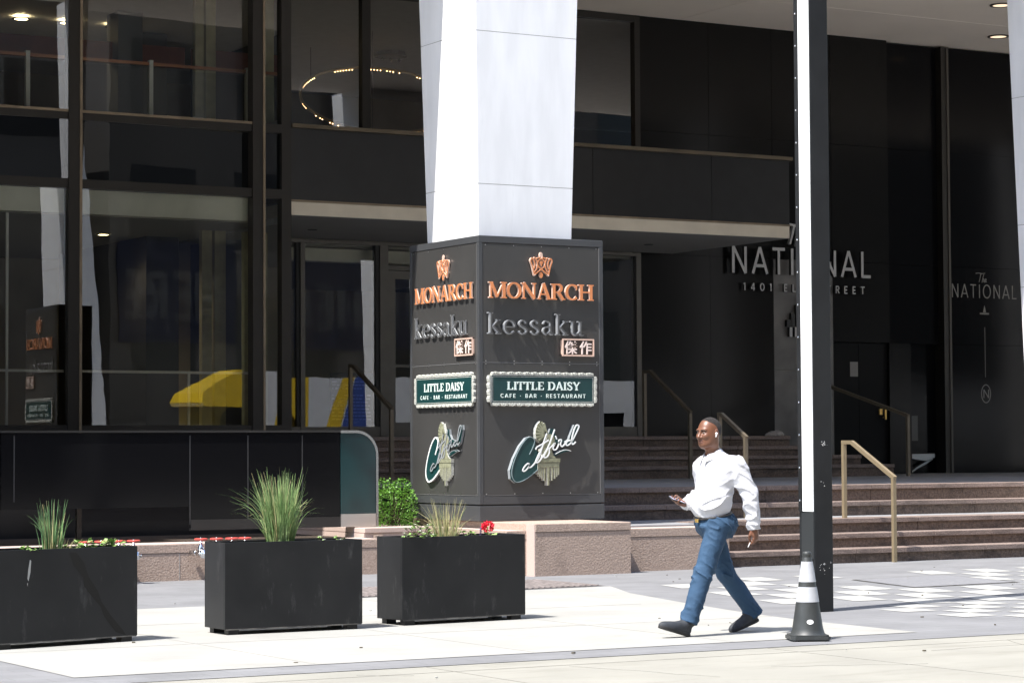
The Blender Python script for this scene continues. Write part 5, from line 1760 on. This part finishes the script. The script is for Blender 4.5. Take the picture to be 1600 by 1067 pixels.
# shirt
def wr_(X, Y, Z, k, s):
    return np.sin(X*k[0]+Y*k[1]+Z*k[2]+s)
def belt_z(X, Y):
    return .975+.20*(X-11.58)
def shirt_sdf(X, Y, Z):
    d = ell(X, Y, Z, W(11.745, 0, 1.30), (.142, .195, .235))
    d = smin(d, cap(X, Y, Z, W(11.715, -.11, 1.405), W(11.80, .13, 1.41), .068, .070), .06)
    d = smin(d, cap(X, Y, Z, W(11.735, 0, 1.40), W(11.72, 0, 1.50), .10, .07), .05)
    d = smin(d, ell(X, Y, Z, W(11.695, .0, 1.09), (.162, .178, .165)), .07)
    d = smin(d, ell(X, Y, Z, W(11.665, .0, 1.07), (.125, .15, .11)), .05)
    lo_ = np.clip((1.34-Z)*4, 0.25, 1)
    fold = -.015*lo_*ridge(X*6+Z*5, Y*6-Z*4, Z*13-X*7)**1.4 - .003*ridge(X*12, Y*12, Z*20+X*10) + .003
    for a, b, c_ in ((shL, elL, wrL), (shR, elR, wrR)):
        sl_ = smin(cap(X, Y, Z, a, b, .084, .070), cap(X, Y, Z, b, c_, .070, .049), .02)
        arm_f = -.012*ridge(X*7+3, Y*7, Z*17+X*12)**1.4 + .003
        d = smin(d, sl_+arm_f, .035)
    d = d+fold
    # neck opening and the hem
    d = np.maximum(d, -cap(X, Y, Z, (HC.x+.045, YM, 1.455), (HC.x+.005, YM, 1.62), .060, .078))
    d = np.maximum(d, -cap(X, Y, Z, (HC.x-.10, YM, 1.455), (HC.x-.03, YM, 1.56), .022, .05))
    d = np.maximum(d, belt_z(X, Y)-.006-Z-np.where((np.abs(Y-YM) > .205) | (X > 11.93) | (X < 11.54), 9, 0))
    # cuffs end cleanly at the wrists
    for w_, e_ in ((wrL, elL), (wrR, elR)):
        w_, e_ = np.array(w_), np.array(e_)
        n_ = (w_-e_)/np.linalg.norm(w_-e_)
        pl_ = (X-w_[0])*n_[0]+(Y-w_[1])*n_[1]+(Z-w_[2])*n_[2]
        near = np.sqrt((X-w_[0])**2+(Y-w_[1])**2+(Z-w_[2])**2) < .11
        d = np.where(near, np.maximum(d, pl_-.012), d)
    return d
Ps, Fs = sdf_mesh(shirt_sdf, (11.38, YM-.38, .86), (12.12, YM+.38, 1.58), .0065)
shirt = net_obj('shirt', [(Ps, Fs, 0)], ['shirt'], man)
# collar: two folded leaves round the neck
g = G()
def collar_pt(a, t):
    # a: angle round the neck from the front (his left positive), t: 0 fold line .. 1 outer edge
    c0 = Vector((HC.x+.040, YM, 1.500))
    up_ = .046*(1-math.cos(a))*.5
    rx, ry = .074+.030*t, .078+.036*t
    front = max(0, 1-abs(a)/1.2)
    zz = 1.498+up_ - (.044+.030*front)*t
    return Vector((c0.x-(rx+.022*front*t)*math.cos(a), c0.y-ry*math.sin(a), zz))
nA = 36
for sgn in (1, -1):
    vs_, fs = [], []
    for k in range(nA//2+1):
        a = sgn*(.34+(PI-.34)*k/(nA//2))
        for t in (0, .5, 1.0):
            p = collar_pt(a, t)
            if k == 0:
                p = p+Vector((-.010*t, sgn*.012*t, -.030*t))
            vs_.append(p)
    for k in range(nA//2):
        for j in range(2):
            q_ = (k*3+j, k*3+j+1, (k+1)*3+j+1, (k+1)*3+j)
            fs.append(q_ if sgn > 0 else q_[::-1])
    # band below the fold
    o_ = len(vs_)
    for k in range(nA//2+1):
        a = sgn*(.30+(PI-.30)*k/(nA//2))
        p = collar_pt(a, 0)
        vs_ += [p, Vector((HC.x+.042-.062*math.cos(a), YM-.068*math.sin(a), 1.455))]
    for k in range(nA//2):
        q_ = (o_+2*k, o_+2*k+2, o_+2*k+3, o_+2*k+1)
        fs.append(q_)
    g.add(vs_, fs)
obj('collar', g, 'shirt', shirt, True)
g = G()
for z in (1.40, 1.31, 1.22, 1.13, 1.04):
    xf = 11.60 if z > 1.2 else 11.53
    g.lathe((11.595-(1.40-z)*.12, YM, z), [(.0055, 0), (.0055, -.004), (.002, -.005)], 8, axis='X')
obj('button', g, 'plastic_white', shirt)
# trousers
def trouser_sdf(X, Y, Z):
    d = ell(X, Y, Z, W(11.72, 0, .925), (.150, .172, .13))
    d = smin(d, ell(X, Y, Z, W(11.80, .07, .90), (.085, .095, .10)), .05)
    d = smin(d, ell(X, Y, Z, W(11.80, -.07, .90), (.085, .095, .10)), .05)
    L1 = smin(cap(X, Y, Z, hipL, knL, .102, .076), cap(X, Y, Z, knL, W(11.395, .10, .12), .078, .073), .03)
    L2 = smin(cap(X, Y, Z, hipR, knR, .102, .076), cap(X, Y, Z, knR, W(12.20, -.10, .15), .078, .072), .03)
    kz = np.exp(-((Z-.52)/.10)**2) + np.exp(-((Z-.19)/.09)**2) + np.clip((Z-.66)*4, 0, .9)
    f1 = -.019*kz*ridge(X*7, Y*7+2, Z*19+X*14)**1.5 + .004*kz
    f2 = -.005*ridge(X*13, Y*13, Z*6) + .002
    L = smin(L1, L2, .012)
    d = smin(d, L, .045)+f1+f2
    d = np.maximum(d, Z-belt_z(X, Y)-.004)
    for a_, k_, off in ((W(11.395, .10, .12), knL, .0), (W(12.20, -.10, .15), knR, .0)):
        a_, k_ = np.array(a_), np.array(k_)
        n_ = (a_-k_)/np.linalg.norm(a_-k_)
        pl_ = (X-a_[0])*n_[0]+(Y-a_[1])*n_[1]+(Z-a_[2])*n_[2]
        near = np.sqrt((X-a_[0])**2+(Y-a_[1])**2+(Z-a_[2])**2) < .16
        d = np.where(near, np.maximum(d, pl_-.006), d)
    return d
Pt, Ft = sdf_mesh(trouser_sdf, (11.26, YM-.28, .04), (12.34, YM+.28, 1.08), .0068)
trou = net_obj('trousers', [(Pt, Ft, 0)], ['trouser'], man)
def belt_sdf(X, Y, Z):
    d = ell(X, Y, Z, W(11.71, 0, .985), (.158, .176, .16))
    return np.maximum(np.maximum(d, -(d+.02)), np.abs(Z-belt_z(X, Y)+.010)-.009)
Pb, Fb = sdf_mesh(belt_sdf, (11.5, YM-.22, .9), (11.93, YM+.22, 1.06), .0055)
bl = net_obj('belt', [(Pb, Fb, 0)], ['belt'], trou)
obj('buckle', G().bbox(11.538, 11.552, YM-.026, YM+.018, .934, .962, .003), 'brass', bl)
# shoes
def shoe_parts(ank, toe, heel, up_):
    """ank, heel (sole rear), toe (sole front) ; foot frame from heel to toe"""
    ank, toe, heel = Vector(ank), Vector(toe), Vector(heel)
    e1 = (toe-heel).normalized()
    e3 = (Vector(up_)-e1*Vector(up_).dot(e1)).normalized()
    e2 = e3.cross(e1)
    E = np.array([e1, e2, e3])
    Lh = (toe-heel).length
    def fn(X, Y, Z):
        D = np.stack([X-heel.x, Y-heel.y, Z-heel.z], -1) @ E.T
        a, b, c_ = D[..., 0], D[..., 1], D[..., 2]
        d = ell(a, b, c_, (Lh*.68, 0, .020), (Lh*.36, .048, .050))
        d = smin(d, ell(a, b, c_, (.065, 0, .045), (.068, .037, .062)), .035)
        d = smin(d, cap(a, b, c_, (Lh*.62, 0, .035), (.085, 0, .078), .036, .040), .03)
        d = smin(d, cap(X, Y, Z, tuple(heel+e1*.072+e3*.075), tuple(ank), .046, .046), .02)
        return np.maximum(d, .012-c_)
    def sole(X, Y, Z):
        D = np.stack([X-heel.x, Y-heel.y, Z-heel.z], -1) @ E.T
        a, b, c_ = D[..., 0], D[..., 1], D[..., 2]
        d = smin(ell(a, b, c_*0, (Lh*.70, 0, 0), (Lh*.335, .051, 1)), ell(a, b, c_*0, (.068, 0, 0), (.073, .040, 1)), .06)
        return np.maximum(np.maximum(d, c_-.020), -c_-(.004+.0*a))
    c_ = (toe+heel)/2
    lo, hi = (c_.x-.21, c_.y-.10, c_.z-.12), (c_.x+.21, c_.y+.10, c_.z+.20)
    return sdf_mesh(fn, lo, hi, .0045), sdf_mesh(sole, lo, hi, .0045)
for lab, a_, t_, h_, u_ in (('shoe', W(11.415, .10, .13), W(11.10, .105, .092), W(11.395, .10, .006), (0, 0, 1)),
                            ('shoe', W(12.20, -.10, .18), W(11.955, -.105, .004), W(12.235, -.10, .092), (.3, 0, 1))):
    (P_, F_), (P2_, F2_) = shoe_parts(a_, t_, h_, u_)
    so_ = net_obj(lab, [(P_, F_, 0)], ['shoe'], man)
    net_obj('sole', [(P2_, F2_, 0)], ['sole'], so_)
# things he carries
ph = thing('phone', 'dark smartphone with a pale screen in the right hand of the walking man', 'phone', wrR)
o_ = Vector(wrR)+Vector((-.085, -.012, .034))
e1p = Vector((-1, -.12, .26)).normalized()
e2p = Vector((0, 1, .45)); e2p = (e2p-e1p*e2p.dot(e1p)).normalized()
e3p = e1p.cross(e2p)
if e3p.z < 0:
    e3p = -e3p
def slab(w, l, z0, z1):
    g_ = G()
    pts_ = []
    for sx, sy in ((1, 1), (-1, 1), (-1, -1), (1, -1)):
        for k in range(4):
            a = {(1, 1): 0, (-1, 1): PI/2, (-1, -1): PI, (1, -1): 3*PI/2}[(sx, sy)]+PI/2*k/3
            pts_.append((sx*(l/2-.009)+.009*math.cos(a), sy*(w/2-.009)+.009*math.sin(a)))
    g_.prism(pts_, lambda a, b, d: o_+e1p*a+e2p*b+e3p*d, z0, z1)
    return g_
obj('case', slab(.074, .150, -.0045, .0045), 'phone', ph)
obj('screen', slab(.068, .143, .0044, .0052), 'screen', ph)
ear = thing('earbud', 'white wireless earbud in the left ear of the walking man', 'earbud', HC)
fwd_ = Vector((-math.cos(HR), -math.sin(HR), 0)); lft_ = Vector((math.sin(HR), -math.cos(HR), 0))
eb = HC+fwd_*.000+lft_*.096+Vector((0, 0, -.002))
g = G()
g.lathe(eb, [(.0, .011), (.009, .006), (.0105, 0), (.008, -.008), (.0, -.011)], 12, caps=False)
obj('bud', g, 'plastic_white', ear, True)
obj('bud_stem', G().tube([eb+Vector((0, 0, -.004))+lft_*.003, eb+fwd_*.013+lft_*.003+Vector((0, 0, -.030))], [.0055, .004], 8), 'plastic_white', ear, True)
cgr = thing('cigarette', 'thin white cigarette in the left hand of the walking man', 'cigarette', wrL)
b0 = Vector(wrL)+Vector((-.028, .02, -.115))
obj('paper_tube', G().tube([b0, b0+Vector((-.036, -.016, -.040))], .0034, 8), 'plastic_white', cgr, True)

# ------------------------------------------------------------ across the street: only seen mirrored in the glass
def building(name, label, x0, x1, y0, y1, h, m, wm, floors, bays, z0=4.5):
    t = thing(name, label, 'building', ((x0+x1)/2, y1, 0))
    obj('wall', G().box(x0, x1, y0, y1, 0, h), m, t)
    for f in range(floors):
        za = z0+(h-z0)*f/floors
        zb = za+(h-z0)/floors*.62
        g_ = G()
        for b in range(bays):
            xa = x0+(x1-x0)*(b+.2)/bays
            xb = x0+(x1-x0)*(b+.8)/bays
            g_.box(xa, xb, y1-.05, y1+.02, za, zb)
        obj('window_row', g_, wm, t)
    return t
building('stone_building', 'grey stone building across the street mirrored in the right hand glass', 38.3, 110, -40, -11, 52, 'opp', 'oppwin', 10, 16)
building('stone_building', 'set back grey building across the street mirrored in the left hand glass', -90, 60, -60, -27, 40, 'opp2', 'oppwin', 7, 22)
pier = thing('added_pier', 'white tapered stone pier added across the street to mirror as a bright leaning strip', 'pier', (36.5, -11, 0))  # unseen pier, invented to give the bright strip in the glass
g = G()
vs_ = [(35.9, -14.2, 0), (37.1, -14.2, 0), (37.1, -8.5, 0), (35.9, -8.5, 0), (35.9, -14.2, 14.2), (37.1, -14.2, 14.2), (37.1, -10.95, 14.2), (35.9, -10.95, 14.2)]
g.add(vs_, [(3, 2, 1, 0), (4, 5, 6, 7), (0, 1, 5, 4), (1, 2, 6, 5), (2, 3, 7, 6), (3, 0, 4, 7)])
obj('added_pier_shaft', g, 'marble', pier)
bnr = thing('banner', 'navy banner with white capitals across the street mirrored in the entrance glass', 'banner', (41, -10.95, 6))
obj('cloth', G().box(38.6, 43.6, -10.96, -10.90, 5.6, 9.4), 'navy', bnr)
FR_B = lambda u, v, d: (43.4-u, -10.90+d, v)
g = G()
sans_text(g, 'HERE', FR_B, .5, 4.6, 6.5, 1.7, .002, .02, w=.2, track=.2)
obj('lettering', g, mat('banner_letters', (.05, .055, .068), .8), bnr)
# light rail train in the street to the right of the frame
trn = thing('rail_car', 'yellow nosed white and blue light rail car mirrored in the lobby glass', 'train', (34, 11.8, 0))
ya, yb = 10.4, 13.0
def tp(x, z):
    """side of the car: upright to z 2.85, then leaning in towards the roof"""
    return (x, yb-max(0, z-1.9)*.45, z)
def side(g, rows, off=0.0):
    """rows: (z, x_left, x_right) from bottom to top"""
    for (z0, a0, b0), (z1, a1, b1) in zip(rows[:-1], rows[1:]):
        q_ = [tp(a0, z0), tp(b0, z0), tp(b1, z1), tp(a1, z1)]
        g.add([(x, y+off, z+off*.4) for x, y, z in q_], [(1, 0, 3, 2)])
    return g
g = G()
rows = [(2.74, 28.8, 30.35), (2.85, 28.7, 30.35), (3.10, 28.8, 30.35), (3.38, 29.25, 30.35), (3.60, 29.75, 30.35), (3.74, 30.0, 30.35)]
side(g, rows)
far = lambda x, z: (x, 2*11.7-tp(x, z)[1], z)
for (z0, a0, b0), (z1, a1, b1) in zip(rows[:-1], rows[1:]):
    g.add([tp(a0, z0), tp(a1, z1), far(a1, z1), far(a0, z0)], [(0, 1, 2, 3)])
    g.add([far(a0, z0), far(b0, z0), far(b1, z1), far(a1, z1)], [(0, 1, 2, 3)])
g.add([tp(30.0, 3.74), tp(30.35, 3.74), far(30.35, 3.74), far(30.0, 3.74)], [(0, 1, 2, 3)])
obj('nose', g, 'tyl', trn)
dkp = mat('train_side_panel', (.16, .115, .012), .3)
FR_T = lambda u, v, d: (u, yb-d, v)
obj('nose_side', G().prism([(29.3, .75), (29.1, 1.6), (29.02, 2.3), (29.0, 2.73), (30.35, 2.73), (30.35, .75)], FR_T, .42, 2.2), dkp, trn)
obj('windscreen', G().prism([(29.2, 1.9), (29.25, 2.5), (29.5, 2.72), (30.0, 2.72), (30.0, 1.9)], FR_T, .40, .415), 'tgl', trn)
obj('yellow_flank', side(G(), [(.75, 30.4, 30.35), (1.9, 30.25, 30.35), (2.74, 29.95, 30.35)], .003), 'tyl', trn)
obj('skirt', G().box(29.5, 60, ya+.1, yb-.1, .25, .745), 'tgl', trn)
g = side(G(), [(.75, 30.355, 60), (1.9, 30.355, 60), (3.74, 30.355, 60)])
g.box(30.355, 60, ya, yb-.9, .75, 3.735)
obj('car_body', g, 'twh', trn)
for k, (a, b) in enumerate(((30.0, 30.35), (31.45, 31.85), (32.7, 32.95))):
    obj('yellow_stripe', side(G(), [(.75, max(30.37, a-1.0), max(30.38, b-1.0)), (1.9, max(30.37, a-.5), max(30.38, b-.5)), (3.74, a+.45, b+.45)], .004+.002*k), 'tyl', trn)
obj('blue_stripe', side(G(), [(.75, 30.9, 35.6), (1.9, 31.4, 36.1), (3.74, 32.35, 37.0)], .003), 'tbl', trn)
for x in (39.5, 42, 44.5, 47, 49.5, 52):
    obj('window', G().box(x, x+2.0, yb+.003, yb+.012, 1.6, 2.7), 'tgl', trn)
# small printed notice on the entrance glass (illegible lines)
nt_ = thing('window_notice', 'black notice with rows of fine pale lines behind the entrance glass', 'notice', (19.9, 40.06, 2))
obj('board', G().box(19.38, 20.25, 40.06, 40.07, 1.99, 2.95), 'int_dark', nt_)
g = G()
rr = random.Random(12)
for k in range(13):
    z = 2.84-k*.062
    x = 19.42
    while x < 20.18:
        w_ = rr.uniform(.03, .10)
        if k != 4 and rr.random() < .9:
            g.box(x, min(x+w_, 20.2), 40.05, 40.056, z, z+.022)
        x += w_+.018
obj('text_lines', g, mat('notice_ink', (.20, .20, .24), .7), nt_)

# cracks and joints in the gutter concrete, specks of litter
rr = random.Random(33)
g = G()
frg = lambda u, v, d: (u, v, d)
for x0_, y0_, n_, dx, dy in ((9.2, 15.1, 7, .05, -.16), (12.2, 14.7, 9, .16, .03), (13.4, 15.2, 6, -.10, -.15), (10.4, 14.3, 8, .14, -.05), (7.6, 15.3, 5, .10, -.06)):
    p_ = [(x0_, y0_)]
    for k in range(n_):
        p_.append((p_[-1][0]+dx*rr.uniform(.5, 1.4)+rr.uniform(-.04, .04), p_[-1][1]+dy*rr.uniform(.5, 1.4)+rr.uniform(-.04, .04)))
    g.stroke(p_, [rr.uniform(.003, .009) for _ in p_], frg, -.004, -.0028)
for x_ in (8.3, 11.3, 14.3):
    g.stroke([(x_, 11.5), (x_, 15.58)], .008, frg, -.004, -.0026)
g.stroke([(-10, 15.17), (40, 15.17)], .007, frg, -.004, -.0024)
struct('gutter_cracks', g, mat('crack', (.135, .128, .11), .9))
g, g2 = G(), G()
for k in range(70):
    x_, y_ = rr.uniform(7, 22), rr.uniform(14.6, 25.6)
    r_ = rr.uniform(.006, .018)
    q_ = [(x_+r_*rr.uniform(.6, 1.3)*math.cos(a), y_+r_*rr.uniform(.5, 1.2)*math.sin(a)) for a in [2*PI*j/6 for j in range(6)]]
    (g if rr.random() < .6 else g2).prism(q_, frg, .0045, .009+.0001*k)
tag(obj('litter_specks', g, mat('dry_leaf_bits', (.10, .085, .06), .9)), kind='stuff')
tag(obj('pale_specks', g2, mat('pale_bits', (.34, .34, .32), .9)), kind='stuff')
